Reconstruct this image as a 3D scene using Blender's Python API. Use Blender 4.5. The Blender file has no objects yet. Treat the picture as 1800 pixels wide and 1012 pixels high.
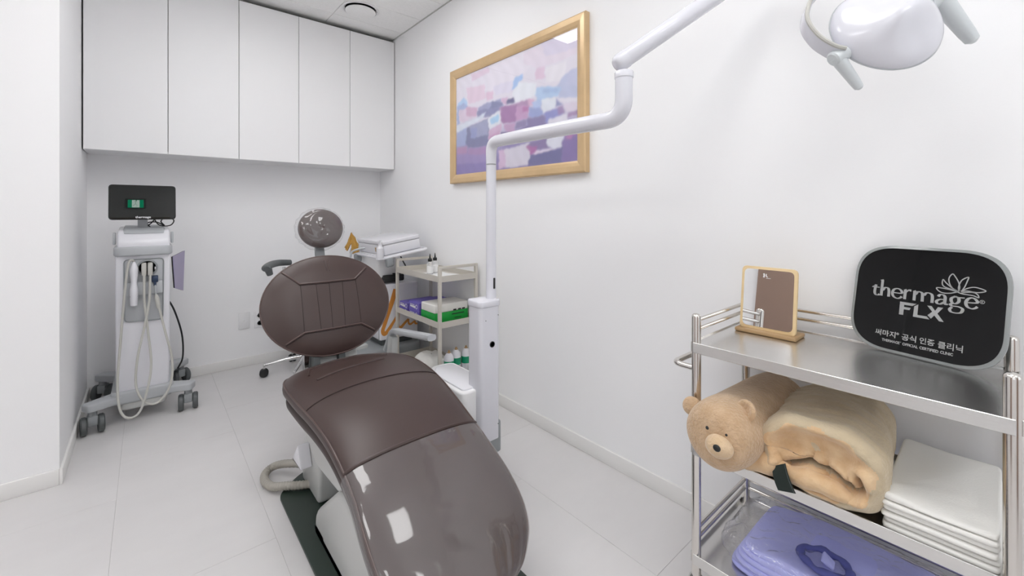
import bpy, bmesh, math, random
from mathutils import Vector, Matrix, Euler
from math import sin, cos, pi, radians as R

scene = bpy.context.scene
COL = scene.collection
random.seed(7)

# ---------------------------------------------------------------- camera
cam_d = bpy.data.cameras.new('camera')
cam = bpy.data.objects.new('camera', cam_d); COL.objects.link(cam)
cam.location = (0, 0, 1.15)
cam.rotation_euler = (R(90), 0, -R(40.64))
cam_d.sensor_width = 36.0
cam_d.lens = 746.8 / 1800 * 36
cam_d.shift_y = -(506 - 370.5) / 1800
cam_d.clip_start = 0.02
scene.camera = cam

# ---------------------------------------------------------------- world, exposure, lights
w = bpy.data.worlds.new('world'); scene.world = w; w.use_nodes = True
w.node_tree.nodes['Background'].inputs[0].default_value = (0.9, 0.95, 1.0, 1)
w.node_tree.nodes['Background'].inputs[1].default_value = 2.0
scene.view_settings.view_transform = 'Standard'
scene.view_settings.look = 'None'
scene.view_settings.gamma = 1.0
scene.view_settings.use_curve_mapping = False
scene.view_settings.exposure = -0.27
scene.cycles.diffuse_bounces = 8
scene.cycles.max_bounces = 14
scene.cycles.transparent_max_bounces = 12
# daylight enters by the window in the outer left wall; the portal only guides sampling of the sky
pd = bpy.data.lights.new('window_portal', 'AREA'); pd.shape = 'RECTANGLE'; pd.size = 1.5; pd.size_y = 1.4
pd.cycles.is_portal = True
pl_ = bpy.data.objects.new('window_portal', pd); COL.objects.link(pl_)
pl_.location = (-2.02, -.55, 1.55); pl_.rotation_euler = (R(90), 0, -R(90))
pd = pd.copy(); pd.size = 1.1
pl_ = bpy.data.objects.new('window_portal', pd); COL.objects.link(pl_)
pl_.location = (.90, -1.72, 1.55); pl_.rotation_euler = (R(90), 0, 0)  # sky sampling portal of the window added as frontal fill
PANEL_E = 9.0          # strength of the ceiling light panels
PANELS = [(0.68, 2.175), (0.04, 1.535), (0.68, 0.30), (-1.24, 0.90), (-1.05, -0.65), (0.68, -1.0)]  # second entry is an unseen panel added to brighten the alcove

# ---------------------------------------------------------------- materials
def s2l(c):
    return c / 12.92 if c <= 0.04045 else ((c + 0.055) / 1.055) ** 2.4
def hexc(h):
    return tuple(s2l(int(h[i:i + 2], 16) / 255) for i in (0, 2, 4)) + (1,)

def mat(name, col, rough=0.5, metal=0.0, bump=0.0, bscale=60.0, var=0.0, vscale=8.0, **kw):
    m = bpy.data.materials.new(name); m.use_nodes = True
    nt = m.node_tree; b = nt.nodes['Principled BSDF']
    c = hexc(col) if isinstance(col, str) else col
    b.inputs['Base Color'].default_value = c
    b.inputs['Roughness'].default_value = rough
    b.inputs['Metallic'].default_value = metal
    for k, v in kw.items():
        b.inputs[k.replace('_', ' ')].default_value = v
    tc = nt.nodes.new('ShaderNodeTexCoord')
    if var > 0:
        n = nt.nodes.new('ShaderNodeTexNoise'); n.inputs['Scale'].default_value = vscale
        n.inputs['Detail'].default_value = 4
        nt.links.new(tc.outputs['Object'], n.inputs['Vector'])
        mx = nt.nodes.new('ShaderNodeMix'); mx.data_type = 'RGBA'
        mx.inputs[6].default_value = tuple(x * (1 - var) for x in c[:3]) + (1,)
        mx.inputs[7].default_value = tuple(min(1, x * (1 + var)) for x in c[:3]) + (1,)
        nt.links.new(n.outputs['Fac'], mx.inputs[0]); nt.links.new(mx.outputs[2], b.inputs['Base Color'])
    if bump > 0:
        n = nt.nodes.new('ShaderNodeTexNoise'); n.inputs['Scale'].default_value = bscale
        n.inputs['Detail'].default_value = 3
        nt.links.new(tc.outputs['Object'], n.inputs['Vector'])
        bp = nt.nodes.new('ShaderNodeBump'); bp.inputs['Strength'].default_value = bump
        bp.inputs['Distance'].default_value = 0.002
        nt.links.new(n.outputs['Fac'], bp.inputs['Height']); nt.links.new(bp.outputs['Normal'], b.inputs['Normal'])
    return m

def film(name, milk=0.12, rough=0.06, tint=(1, 1, 1, 1), ior=1.5, bump=0.25, bscale=14):
    """thin clear plastic sheet: transparent + gloss + a little milky haze"""
    m = bpy.data.materials.new(name); m.use_nodes = True
    nt = m.node_tree; nt.nodes.clear()
    out = nt.nodes.new('ShaderNodeOutputMaterial')
    tr = nt.nodes.new('ShaderNodeBsdfTransparent'); tr.inputs[0].default_value = tint
    df = nt.nodes.new('ShaderNodeBsdfDiffuse'); df.inputs[0].default_value = (0.9, 0.9, 0.92, 1)
    gl = nt.nodes.new('ShaderNodeBsdfGlossy'); gl.inputs['Roughness'].default_value = rough
    m1 = nt.nodes.new('ShaderNodeMixShader'); m1.inputs[0].default_value = milk
    nt.links.new(tr.outputs[0], m1.inputs[1]); nt.links.new(df.outputs[0], m1.inputs[2])
    fr = nt.nodes.new('ShaderNodeLayerWeight'); fr.inputs[0].default_value = 0.5
    pw = nt.nodes.new('ShaderNodeMath'); pw.operation = 'POWER'; pw.inputs[1].default_value = 5
    f0 = ((ior - 1) / (ior + 1)) ** 2 * 1.7          # both faces of the sheet reflect
    ma = nt.nodes.new('ShaderNodeMath'); ma.operation = 'MULTIPLY_ADD'; ma.inputs[1].default_value = 1 - f0; ma.inputs[2].default_value = f0
    nt.links.new(fr.outputs['Facing'], pw.inputs[0]); nt.links.new(pw.outputs[0], ma.inputs[0])
    m2 = nt.nodes.new('ShaderNodeMixShader')
    nt.links.new(ma.outputs[0], m2.inputs[0]); nt.links.new(m1.outputs[0], m2.inputs[1]); nt.links.new(gl.outputs[0], m2.inputs[2])
    tc = nt.nodes.new('ShaderNodeTexCoord')
    n = nt.nodes.new('ShaderNodeTexNoise'); n.inputs['Scale'].default_value = bscale; n.inputs['Detail'].default_value = 2
    n.inputs['Distortion'].default_value = 1.2
    nt.links.new(tc.outputs['Object'], n.inputs['Vector'])
    bp = nt.nodes.new('ShaderNodeBump'); bp.inputs['Strength'].default_value = bump; bp.inputs['Distance'].default_value = 0.01
    nt.links.new(n.outputs['Fac'], bp.inputs['Height'])
    for q in (gl, fr): nt.links.new(bp.outputs['Normal'], q.inputs['Normal'])
    nt.links.new(m2.outputs[0], out.inputs[0])
    return m

def wood(name, c1, c2, rough=0.4, stretch=(1, 14, 14), scale=6):
    m = mat(name, c1, rough); nt = m.node_tree; b = nt.nodes['Principled BSDF']
    tc = nt.nodes.new('ShaderNodeTexCoord'); mp = nt.nodes.new('ShaderNodeMapping')
    mp.inputs['Scale'].default_value = stretch
    n = nt.nodes.new('ShaderNodeTexNoise'); n.inputs['Scale'].default_value = scale; n.inputs['Detail'].default_value = 6
    n.inputs['Distortion'].default_value = 0.6
    mx = nt.nodes.new('ShaderNodeMix'); mx.data_type = 'RGBA'
    mx.inputs[6].default_value = hexc(c1); mx.inputs[7].default_value = hexc(c2)
    nt.links.new(tc.outputs['Object'], mp.inputs[0]); nt.links.new(mp.outputs[0], n.inputs['Vector'])
    rp = nt.nodes.new('ShaderNodeMapRange'); rp.inputs[1].default_value = 2.25; rp.inputs[2].default_value = 0.65
    nt.links.new(n.outputs['Fac'], rp.inputs[0])
    nt.links.new(rp.outputs[0], mx.inputs[0]); nt.links.new(mx.outputs[2], b.inputs['Base Color'])
    return m

def emit(name, col, s):
    m = mat(name, col, 0.5); b = m.node_tree.nodes['Principled BSDF']
    b.inputs['Emission Color'].default_value = hexc(col) if isinstance(col, str) else col
    b.inputs['Emission Strength'].default_value = s
    return m

M = {}
M['wall'] = mat('wall_paint', 'f1f1f2', 0.85, bump=0.08, bscale=220)
M['base'] = mat('baseboard_paint', 'e8e7e5', 0.5)
M['grout'] = mat('tile_joint', 'b9b7b6', 0.8)
M['cab'] = mat('cabinet_lacquer', 'ebebec', 0.42)
M['gap'] = mat('cabinet_gap', '6f706a', 0.8)
M['ceil_grid'] = mat('ceiling_joint', 'c0c1be', 0.8)
M['white'] = mat('white_plastic', 'e0e0e5', 0.25)
M['lampwhite'] = mat('lamp_gloss_white', 'd8d8df', 0.12)
M['white2'] = mat('white_enamel', 'e9e9ea', 0.3)
M['offwhite'] = mat('off_white_shell', 'c0c1bf', 0.35)
M['grey'] = mat('light_grey_plastic', 'b4b7ba', 0.4)
M['palegrey'] = mat('pale_grey_grip', 'cdd2d4', 0.35)
M['midgrey'] = mat('mid_grey_plastic', '8f9395', 0.4)
M['darkgrey'] = mat('dark_grey_plastic', '55595a', 0.45)
M['black'] = mat('black_rubber', '1b1c1d', 0.5)
M['steel'] = mat('polished_steel', 'dcd8d3', 0.16, 1.0)
M['chrome'] = mat('chrome', 'dadada', 0.08, 1.0)
M['leather'] = mat('brown_leather', '443532', 0.38, bump=0.05, bscale=350)
M['leather_dark'] = mat('brown_leather_underside', '3d302e', 0.5)
M['piping'] = mat('leather_piping', '54433f', 0.35)
M['seam'] = mat('stitched_seam', '2a1d1d', 0.7)
M['film'] = film('clear_film', milk=0.045, rough=0.07, bump=0.26, bscale=5)
M['green_mat'] = mat('dark_green_plate', '26332c', 0.42)
M['hose'] = mat('ribbed_hose', 'a9a59c', 0.5)
M['cable'] = mat('ivory_cable', 'b9b8b2', 0.4)
M['beige'] = mat('beige_powder_coat', 'c4bfb6', 0.45)
M['gold'] = mat('pale_gold_frame', 'd2b48a', 0.30, 0.25, bump=0.15, bscale=40, var=0.12, vscale=12)
M['purple_box'] = mat('purple_carton', '6a5cb4', 0.45)
M['cartonwhite'] = mat('white_carton', 'e4e2dd', 0.5)
M['cartongreen'] = mat('green_carton', '0f9a3a', 0.45)
M['ink'] = mat('black_ink', '222222', 0.6)
M['greenband'] = mat('teal_green_band', '12946a', 0.4)
M['silver_txt'] = mat('silver_lettering', 'a7a8a8', 0.35, 0.3)
M['sign'] = mat('black_glossy_acrylic', '050506', 0.03, Specular_IOR_Level=0.32)
M['acrylic'] = mat('clear_acrylic_edge', 'b9bdbd', 0.1, Transmission_Weight=0.5)
M['mirror'] = mat('mirror_glass', 'f2f2f2', 0.01, 1.0)
M['bamboo'] = wood('pale_bamboo', 'ecd6ae', 'dfc598', 0.45, (14, 1, 14), 5)
M['bamboo_dark'] = wood('bamboo_stand', 'b89a76', 'a6875f', 0.45, (14, 1, 14), 5)
M['wooddoor'] = wood('taupe_wood_veneer', 'a38c7e', '927a6c', 0.4, (9, 9, 0.8), 7)
M['orange'] = mat('orange_print', 'd08a3c', 0.4)
M['towel'] = mat('white_towel_cloth', 'e9e8e4', 0.9, bump=0.3, bscale=300)
M['lilac'] = mat('lilac_fabric', 'b6baf6', 0.8, bump=0.4, bscale=40, var=0.10, vscale=9)
M['lilac_dark'] = mat('darker_lilac_fabric', '555a9c', 0.85)  # darker lilac cloth of the neck ring
M['bag'] = film('clear_bag', milk=0.05, rough=0.12, bump=0.9, bscale=22)
M['bottle'] = film('clear_bottle_plastic', milk=0.25, rough=0.1, bump=0.0)
M['label_w'] = mat('white_paper', 'e6e6e6', 0.7)
M['kraft'] = mat('kraft_paper', 'b3893f', 0.6, bump=0.5, bscale=50, var=0.25, vscale=30)
M['screen'] = mat('black_glass', '0a0d0b', 0.0)
M['blue'] = mat('navy_plug', '22344f', 0.4)
M['book'] = mat('lilac_booklet', '9c93b4', 0.35)
M['tag_green'] = mat('dark_green_label', '1f2b27', 0.8)
M['nose'] = mat('black_nose', '1c1e1f', 0.35)
M['panel'] = emit('light_panel_diffuser', 'ffffff', PANEL_E)
M['glass'] = film('picture_glass', milk=0.0, rough=0.01, bump=0.0)

def fur(name, c1, c2, bscale=260, bdist=0.003, bstr=0.9, vscale=16):
    m = mat(name, c1, 0.9); nt = m.node_tree; b = nt.nodes['Principled BSDF']
    b.inputs['Sheen Weight'].default_value = 0.5
    b.inputs['Sheen Roughness'].default_value = 0.5
    b.inputs['Sheen Tint'].default_value = (1, 0.95, 0.85, 1)
    tc = nt.nodes.new('ShaderNodeTexCoord')
    n = nt.nodes.new('ShaderNodeTexNoise'); n.inputs['Scale'].default_value = vscale; n.inputs['Detail'].default_value = 6
    n2 = nt.nodes.new('ShaderNodeTexNoise'); n2.inputs['Scale'].default_value = bscale; n2.inputs['Detail'].default_value = 4
    mx = nt.nodes.new('ShaderNodeMix'); mx.data_type = 'RGBA'
    mx.inputs[6].default_value = hexc(c1); mx.inputs[7].default_value = hexc(c2)
    bp = nt.nodes.new('ShaderNodeBump'); bp.inputs['Strength'].default_value = bstr; bp.inputs['Distance'].default_value = bdist
    nt.links.new(tc.outputs['Object'], n.inputs['Vector']); nt.links.new(tc.outputs['Object'], n2.inputs['Vector'])
    nt.links.new(n.outputs['Fac'], mx.inputs[0]); nt.links.new(mx.outputs[2], b.inputs['Base Color'])
    nt.links.new(n2.outputs['Fac'], bp.inputs['Height']); nt.links.new(bp.outputs['Normal'], b.inputs['Normal'])
    return m
M['fur'] = fur('tan_plush', 'd8bc9c', 'b08c66', 150, 0.005, 1.0, 34)
M['fur_pale'] = fur('pale_plush', 'e0c8a8', 'c9a983', 150, 0.004, 1.0, 40)
M['blanket'] = fur('beige_fleece', 'd2c3a8', 'b19d7d', 140, 0.003, 0.8, 12)
M['blanket_in'] = fur('tan_fleece_inside', 'bd9060', 'e3cba8', 160, 0.003, 0.6, 30)

# floor tile and ceiling tile materials
def floor_mat():
    m = mat('floor_tile', 'cfcccb', 0.42); nt = m.node_tree; b = nt.nodes['Principled BSDF']
    g = nt.nodes.new('ShaderNodeNewGeometry'); mp = nt.nodes.new('ShaderNodeMapping'); mp.inputs['Scale'].default_value = (1, 2.2, 1)
    n = nt.nodes.new('ShaderNodeTexNoise'); n.inputs['Scale'].default_value = 3.0; n.inputs['Detail'].default_value = 8; n.inputs['Roughness'].default_value = 0.6
    mx = nt.nodes.new('ShaderNodeMix'); mx.data_type = 'RGBA'
    mx.inputs[6].default_value = hexc('cfcdcd'); mx.inputs[7].default_value = hexc('dad8d8')
    nt.links.new(g.outputs['Position'], mp.inputs[0]); nt.links.new(mp.outputs[0], n.inputs['Vector'])
    nt.links.new(n.outputs['Fac'], mx.inputs[0]); nt.links.new(mx.outputs[2], b.inputs['Base Color'])
    return m
M['tile'] = floor_mat()
def ceil_mat():
    m = mat('mineral_ceiling_tile', 'd9dad8', 0.9); nt = m.node_tree; b = nt.nodes['Principled BSDF']
    g = nt.nodes.new('ShaderNodeNewGeometry'); mp = nt.nodes.new('ShaderNodeMapping'); mp.inputs['Scale'].default_value = (1, 1.6, 1)
    n = nt.nodes.new('ShaderNodeTexNoise'); n.inputs['Scale'].default_value = 70; n.inputs['Detail'].default_value = 3
    rp = nt.nodes.new('ShaderNodeMapRange'); rp.inputs[1].default_value = 2.20; rp.inputs[2].default_value = 0.42
    mx = nt.nodes.new('ShaderNodeMix'); mx.data_type = 'RGBA'
    mx.inputs[6].default_value = hexc('d4d5d2'); mx.inputs[7].default_value = hexc('f6f6f5')
    nt.links.new(g.outputs['Position'], mp.inputs[0]); nt.links.new(mp.outputs[0], n.inputs['Vector'])
    nt.links.new(n.outputs['Fac'], rp.inputs[0]); nt.links.new(rp.outputs[0], mx.inputs[0]); nt.links.new(mx.outputs[2], b.inputs['Base Color'])
    return m
M['ceiltile'] = ceil_mat()
def brushed():
    m = mat('brushed_steel_sheet', 'dddcda', 0.27, 1.0); nt = m.node_tree; b = nt.nodes['Principled BSDF']
    g = nt.nodes.new('ShaderNodeNewGeometry'); mp = nt.nodes.new('ShaderNodeMapping'); mp.inputs['Scale'].default_value = (200, 3, 200)
    n = nt.nodes.new('ShaderNodeTexNoise'); n.inputs['Scale'].default_value = 2; n.inputs['Detail'].default_value = 4
    bp = nt.nodes.new('ShaderNodeBump'); bp.inputs['Strength'].default_value = 0.12; bp.inputs['Distance'].default_value = 0.001
    nt.links.new(g.outputs['Position'], mp.inputs[0]); nt.links.new(mp.outputs[0], n.inputs['Vector'])
    nt.links.new(n.outputs['Fac'], bp.inputs['Height']); nt.links.new(bp.outputs['Normal'], b.inputs['Normal'])
    return m
M['sheet'] = brushed()

# ---------------------------------------------------------------- helpers
def obj(name, bm, m, parent=None, smooth=True, angle=35, local=False):
    """link a bmesh as one mesh object. Geometry is given in world coordinates unless local=True."""
    me = bpy.data.meshes.new(name)
    bmesh.ops.recalc_face_normals(bm, faces=bm.faces[:])
    bm.to_mesh(me); bm.free()
    me.materials.append(m)
    if smooth:
        me.shade_smooth() if hasattr(me, 'shade_smooth') else None
        me.set_sharp_from_angle(angle=R(angle))
    o = bpy.data.objects.new(name, me); COL.objects.link(o)
    if parent is not None:
        o.parent = parent
        if not local:
            p = Vector((0, 0, 0)); q = parent
            while q is not None:
                p += q.location; q = q.parent
            o.location = -p
    return o

def thing(name, label, cat, loc=(0, 0, 0), group=None):
    o = bpy.data.objects.new(name, None); COL.objects.link(o)
    o.empty_display_size = 0.05
    o.location = loc; o['label'] = label; o['category'] = cat
    if group: o['group'] = group
    return o
def tag(o, label, cat, group=None):
    o['label'] = label; o['category'] = cat
    if group: o['group'] = group
    return o
def struct(o):
    o['kind'] = 'structure'; return o
def dup(root, loc, label=None, rotz=None):
    r = root.copy(); COL.objects.link(r); r.location = loc
    if rotz is not None: r.rotation_euler = (0, 0, rotz)
    if label: r['label'] = label
    for ch in list(root.children):
        c = ch.copy(); COL.objects.link(c); c.parent = r
        for g in list(ch.children):
            d = g.copy(); COL.objects.link(d); d.parent = c
    return r

def B(): return bmesh.new()
def box(bm, x0, x1, y0, y1, z0, z1, bev=0.0, seg=2, mtx=None):
    r = bmesh.ops.create_cube(bm, size=1.0)
    vs = r['verts']
    for v in vs:
        v.co = Vector((x0 + (v.co.x + .5) * (x1 - x0), y0 + (v.co.y + .5) * (y1 - y0), z0 + (v.co.z + .5) * (z1 - z0)))
    if bev > 0:
        es = list({e for v in vs for e in v.link_edges})
        rr = bmesh.ops.bevel(bm, geom=es, offset=bev, segments=seg, profile=0.5, affect='EDGES')
        vs = list({v for f in rr['faces'] for v in f.verts} | {v for v in vs if v.is_valid})
    if mtx is not None:
        bmesh.ops.transform(bm, matrix=mtx, verts=[v for v in vs if v.is_valid])
    return bm
def bx(*a, **k): return box(B(), *a, **k)

def rpoly(pts, r, n=4):
    """round the corners of a closed 2D polygon"""
    out = []; N = len(pts)
    for i in range(N):
        p = Vector(pts[i]); a = Vector(pts[i - 1]); c = Vector(pts[(i + 1) % N])
        ri = r[i] if isinstance(r, (list, tuple)) else r
        da = (a - p); dc = (c - p)
        k = min(ri, da.length * .48, dc.length * .48)
        if k <= 1e-6: out.append(tuple(p)); continue
        s = p + da.normalized() * k; e = p + dc.normalized() * k
        for j in range(n + 1):
            t = j / n
            out.append(tuple(s * (1 - t) ** 2 + p * 2 * t * (1 - t) + e * t * t))
    return out
def prism(bm, pts, a0, a1, axis='x', bev=0.0, seg=2, fn=None):
    """2D polygon extruded along an axis. axis x: pts=(y,z); y: pts=(x,z); z: pts=(x,y)"""
    def P(u, v, a):
        return {'x': (a, u, v), 'y': (u, a, v), 'z': (u, v, a)}[axis]
    A = [bm.verts.new(P(u, v, a0)) for u, v in pts]
    f = bm.faces.new(A)
    ex = bmesh.ops.extrude_face_region(bm, geom=[f])
    nv = [g for g in ex['geom'] if isinstance(g, bmesh.types.BMVert)]
    d = Vector(P(0, 0, a1)) - Vector(P(0, 0, a0))
    bmesh.ops.translate(bm, verts=nv, vec=d)
    if bev > 0:
        ia = 'xyz'.index(axis)
        es = [e for e in bm.edges if abs(e.verts[0].co[ia] - e.verts[1].co[ia]) < 1e-7 and (e.verts[0] in A or e.verts[0] in nv)]
        bmesh.ops.bevel(bm, geom=es, offset=bev, segments=seg, profile=0.5, affect='EDGES')
    return bm

def smooth_path(pts, n=8, closed=False):
    P = [Vector(p) for p in pts]; out = []
    N = len(P)
    rng = range(N if closed else N - 1)
    for i in rng:
        if closed:
            p0, p1, p2, p3 = P[(i - 1) % N], P[i], P[(i + 1) % N], P[(i + 2) % N]
        else:
            p0 = P[i - 1] if i > 0 else P[i] * 2 - P[i + 1]
            p1, p2 = P[i], P[i + 1]
            p3 = P[i + 2] if i + 2 < N else P[i + 1] * 2 - P[i]
        for k in range(n):
            t = k / n
            out.append(0.5 * ((2 * p1) + (-p0 + p2) * t + (2 * p0 - 5 * p1 + 4 * p2 - p3) * t * t + (-p0 + 3 * p1 - 3 * p2 + p3) * t ** 3))
    if not closed: out.append(P[-1])
    return out
def tube(bm, path, r, n=12, caps=True, closed=False, flat=1.0):
    path = [Vector(p) for p in path]; N = len(path)
    rings = []; nrm = None
    for i, p in enumerate(path):
        a = path[i - 1] if (i > 0 or closed) else path[0]
        c = path[(i + 1) % N] if (i < N - 1 or closed) else path[-1]
        t = (c - a).normalized()
        if nrm is None:
            up = Vector((0, 0, 1)) if abs(t.z) < 0.9 else Vector((1, 0, 0))
            nrm = t.cross(up).normalized()
        nrm = (nrm - t * nrm.dot(t)).normalized()
        b = t.cross(nrm)
        ri = r[i] if isinstance(r, (list, tuple)) else r
        rings.append([bm.verts.new(p + nrm * (cos(2 * pi * k / n) * ri) + b * (sin(2 * pi * k / n) * ri * flat)) for k in range(n)])
    for i in range(N if closed else N - 1):
        A, C = rings[i], rings[(i + 1) % N]
        for k in range(n):
            bm.faces.new((A[k], A[(k + 1) % n], C[(k + 1) % n], C[k]))
    if caps and not closed:
        bm.faces.new(rings[0][::-1]); bm.faces.new(rings[-1])
    return bm
def tb(path, r, n=12, **k): return tube(B(), path, r, n, **k)
def bend(pts, r, n=6):
    """polyline with rounded corners (3D)"""
    P = [Vector(p) for p in pts]; out = [P[0]]
    for i in range(1, len(P) - 1):
        p = P[i]; da = P[i - 1] - p; dc = P[i + 1] - p
        k = min(r, da.length * .49, dc.length * .49)
        s = p + da.normalized() * k; e = p + dc.normalized() * k
        for j in range(n + 1):
            t = j / n; out.append(s * (1 - t) ** 2 + p * 2 * t * (1 - t) + e * t * t)
    out.append(P[-1]); return out
def cyl(bm, p0, p1, r, n=20, r2=None):
    p0 = Vector(p0); p1 = Vector(p1)
    return tube(bm, [p0, p1], [r, r if r2 is None else r2], n)
def lathe(bm, prof, c=(0, 0, 0), n=24, axis=None):
    """prof = [(radius, height)], revolved about z at c (or axis matrix)"""
    rings = []; c = Vector(c)
    for r, h in prof:
        ring = []
        for k in range(n):
            v = Vector((r * cos(2 * pi * k / n), r * sin(2 * pi * k / n), h))
            if axis is not None: v = axis @ v
            ring.append(bm.verts.new(c + v))
        rings.append(ring)
    for i in range(len(rings) - 1):
        A, C = rings[i], rings[i + 1]
        for k in range(n): bm.faces.new((A[k], A[(k + 1) % n], C[(k + 1) % n], C[k]))
    bm.faces.new(rings[0][::-1]); bm.faces.new(rings[-1])
    return bm
def grid(bm, fn, nu, nv, cu=False, cv=False):
    """fn(u,v) with u,v in 0..1 -> point"""
    V = [[bm.verts.new(fn(i / nu, j / nv)) for j in range(nv + (0 if cv else 1))] for i in range(nu + (0 if cu else 1))]
    nI = len(V); nJ = len(V[0])
    for i in range(nu):
        for j in range(nv):
            a, b = i, (i + 1) % nI if cu else i + 1
            c, d = j, (j + 1) % nJ if cv else j + 1
            bm.faces.new((V[a][c], V[b][c], V[b][d], V[a][d]))
    return V
def ellipsoid(bm, c, r, rot=None, n=24, m=16):
    c = Vector(c)
    q = bmesh.ops.create_uvsphere(bm, u_segments=n, v_segments=m, radius=1.0)
    for v in q['verts']:
        p = Vector((v.co.x * r[0], v.co.y * r[1], v.co.z * r[2]))
        if rot is not None: p = rot @ p
        v.co = c + p
    return bm
def lerp(t, tab):
    if t <= tab[0][0]: return tab[0][1]
    for (a, x), (b, y) in zip(tab, tab[1:]):
        if t <= b:
            k = (t - a) / (b - a); return x + (y - x) * k
    return tab[-1][1]
def hermite(t, tab):
    """smooth interpolation through (t, value) pairs"""
    n = len(tab)
    if t <= tab[0][0]: return tab[0][1]
    if t >= tab[-1][0]: return tab[-1][1]
    for i in range(n - 1):
        if t <= tab[i + 1][0]:
            x0, y0 = tab[i]; x1, y1 = tab[i + 1]; h = x1 - x0
            m0 = (y1 - tab[i - 1][1]) / (x1 - tab[i - 1][0]) if i > 0 else (y1 - y0) / h
            m1 = (tab[i + 2][1] - y0) / (tab[i + 2][0] - x0) if i + 2 < n else (y1 - y0) / h
            k = (t - x0) / h
            return (2*k**3-3*k**2+1)*y0 + (k**3-2*k**2+k)*h*m0 + (-2*k**3+3*k**2)*y1 + (k**3-k**2)*h*m1
def text_bm(s, size, mtx, offset=0.0, extrude=0.0006, sx=1.0, spacing=1.0):
    c = bpy.data.curves.new('lettering', 'FONT'); c.body = s; c.size = size; c.offset = offset
    c.extrude = extrude; c.align_x = 'CENTER'; c.space_character = spacing
    o = bpy.data.objects.new('lettering', c); COL.objects.link(o)
    bpy.context.view_layer.update()
    me = bpy.data.meshes.new_from_object(o.evaluated_get(bpy.context.evaluated_depsgraph_get()))
    bm = B(); bm.from_mesh(me)
    bpy.data.objects.remove(o); bpy.data.meshes.remove(me); bpy.data.curves.remove(c)
    bmesh.ops.transform(bm, matrix=mtx @ Matrix.Diagonal((sx, 1, 1, 1)), verts=bm.verts[:])
    return bm
def stroke(bm, pts, wid, mtx, z=0.0006, nib=None, n=8, smooth=True):
    """flat pen stroke in the local xy plane; wid number/list, or nib=(thick across x, thin across y)"""
    P = smooth_path([(p[0], p[1], 0) for p in pts], n) if smooth else [Vector((p[0], p[1], 0)) for p in pts]
    N = len(P); L = []; Rr = []
    for i, p in enumerate(P):
        t = (P[min(i + 1, N - 1)] - P[max(i - 1, 0)]).normalized(); nn = Vector((-t.y, t.x, 0))
        if nib: wd = math.hypot(nib[0] * nn.x, nib[1] * nn.y)
        elif isinstance(wid, (list, tuple)): wd = wid[0] + (wid[-1] - wid[0]) * i / (N - 1) if len(wid) == 2 else lerp(i / (N - 1), [(k / (len(wid) - 1), q) for k, q in enumerate(wid)])
        else: wd = wid
        L.append(bm.verts.new(mtx @ (p + nn * wd / 2 + Vector((0, 0, z))))); Rr.append(bm.verts.new(mtx @ (p - nn * wd / 2 + Vector((0, 0, z)))))
    for i in range(N - 1): bm.faces.new((L[i], L[i + 1], Rr[i + 1], Rr[i]))
    return bm

def grid_plane(x, y0, y1, z0, z1):
    b = B(); grid(b, lambda u, v: Vector((x, y0 + (y1 - y0) * u, z0 + (z1 - z0) * v)), 1, 1); return b
def pillow(bm, cx, cy, hx, hy, z0, z1, ex_=.25, wob=None, nu=30, nv=88, floor=None):
    """soft rounded slab; wob(x, y) lifts the upper skin"""
    h = (z1 - z0) / 2
    def f(u, v):
        a = 2 * pi * v
        sx, sy = math.copysign(abs(cos(a)) ** ex_, cos(a)), math.copysign(abs(sin(a)) ** ex_, sin(a))
        if u < .38: k = u / .38; rr_, zz = k * .97, -1 + .06 * k ** 4
        elif u > .62: k = (1 - u) / .38; rr_, zz = k * .97, 1 - .06 * k ** 4
        else:
            t_ = (u - .38) / .24 * pi - pi / 2; rr_ = .97 + .03 * cos(t_); zz = .94 * sin(t_)
        x, y = cx + hx * sx * rr_, cy + hy * sy * rr_
        z = z0 + h + h * zz
        if wob: z += wob(x, y) * (.5 + .5 * zz)
        if floor is not None: z = max(z, floor)
        return Vector((x, y, z))
    grid(bm, f, nu, nv, cv=True)
    bmesh.ops.remove_doubles(bm, verts=bm.verts[:], dist=.00005)
    return bm

# ================================================================ THE ROOM
XR, XL, YB, YS = 1.591, -0.281, 3.68, 2.60       # right wall, alcove left wall, back wall, stub wall
XW, YF, ZC = -1.90, -1.60, 2.605
struct(obj('wall_right', bx(XR, XR + .1, YF, YB + .1, 0, ZC), M['wall'], smooth=False))
struct(obj('wall_back', bx(XL - .1, XR, YB, YB + .1, 0, ZC), M['wall'], smooth=False))
bm = B(); box(bm, XL - .12, XL, YS, YB, 0, ZC)
struct(obj('wall_left', bm, M['wall'], smooth=False))
struct(obj('wall_left_return', bx(XW, XL - .12, YS, YS + .1, 0, ZC), M['wall'], smooth=False))
# outer left wall with a wood-veneered door, wall behind the camera with another one
b_ = B()
for q in ((YF, -1.3, 0, ZC), (.2, YS + .1, 0, ZC), (-1.3, .2, 0, .85), (-1.3, .2, 2.25, ZC)): box(b_, XW - .1, XW, *q)
struct(obj('wall_west', b_, M['wall'], smooth=False))
b_ = B()
for q in ((-1.3, .2, .85, .90), (-1.3, .2, 2.20, 2.25), (-1.3, -1.25, .9, 2.2), (.15, .2, .9, 2.2), (-.575, -.525, .9, 2.2)): box(b_, XW - .08, XW - .02, *q, bev=.003)
wn = struct(obj('window_1', b_, M['white2']))
obj('pane', grid_plane(XW - .05, -1.25, .15, .9, 2.2), M['glass'], wn, smooth=False)
b_ = B()
for q in ((XW - .1, .4, 0, ZC), (1.4, XR + .1, 0, ZC), (.4, 1.4, 0, .85), (.4, 1.4, 2.25, ZC)): box(b_, q[0], q[1], YF - .1, YF, q[2], q[3])
struct(obj('wall_front', b_, M['wall'], smooth=False))
b_ = B()
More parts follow.
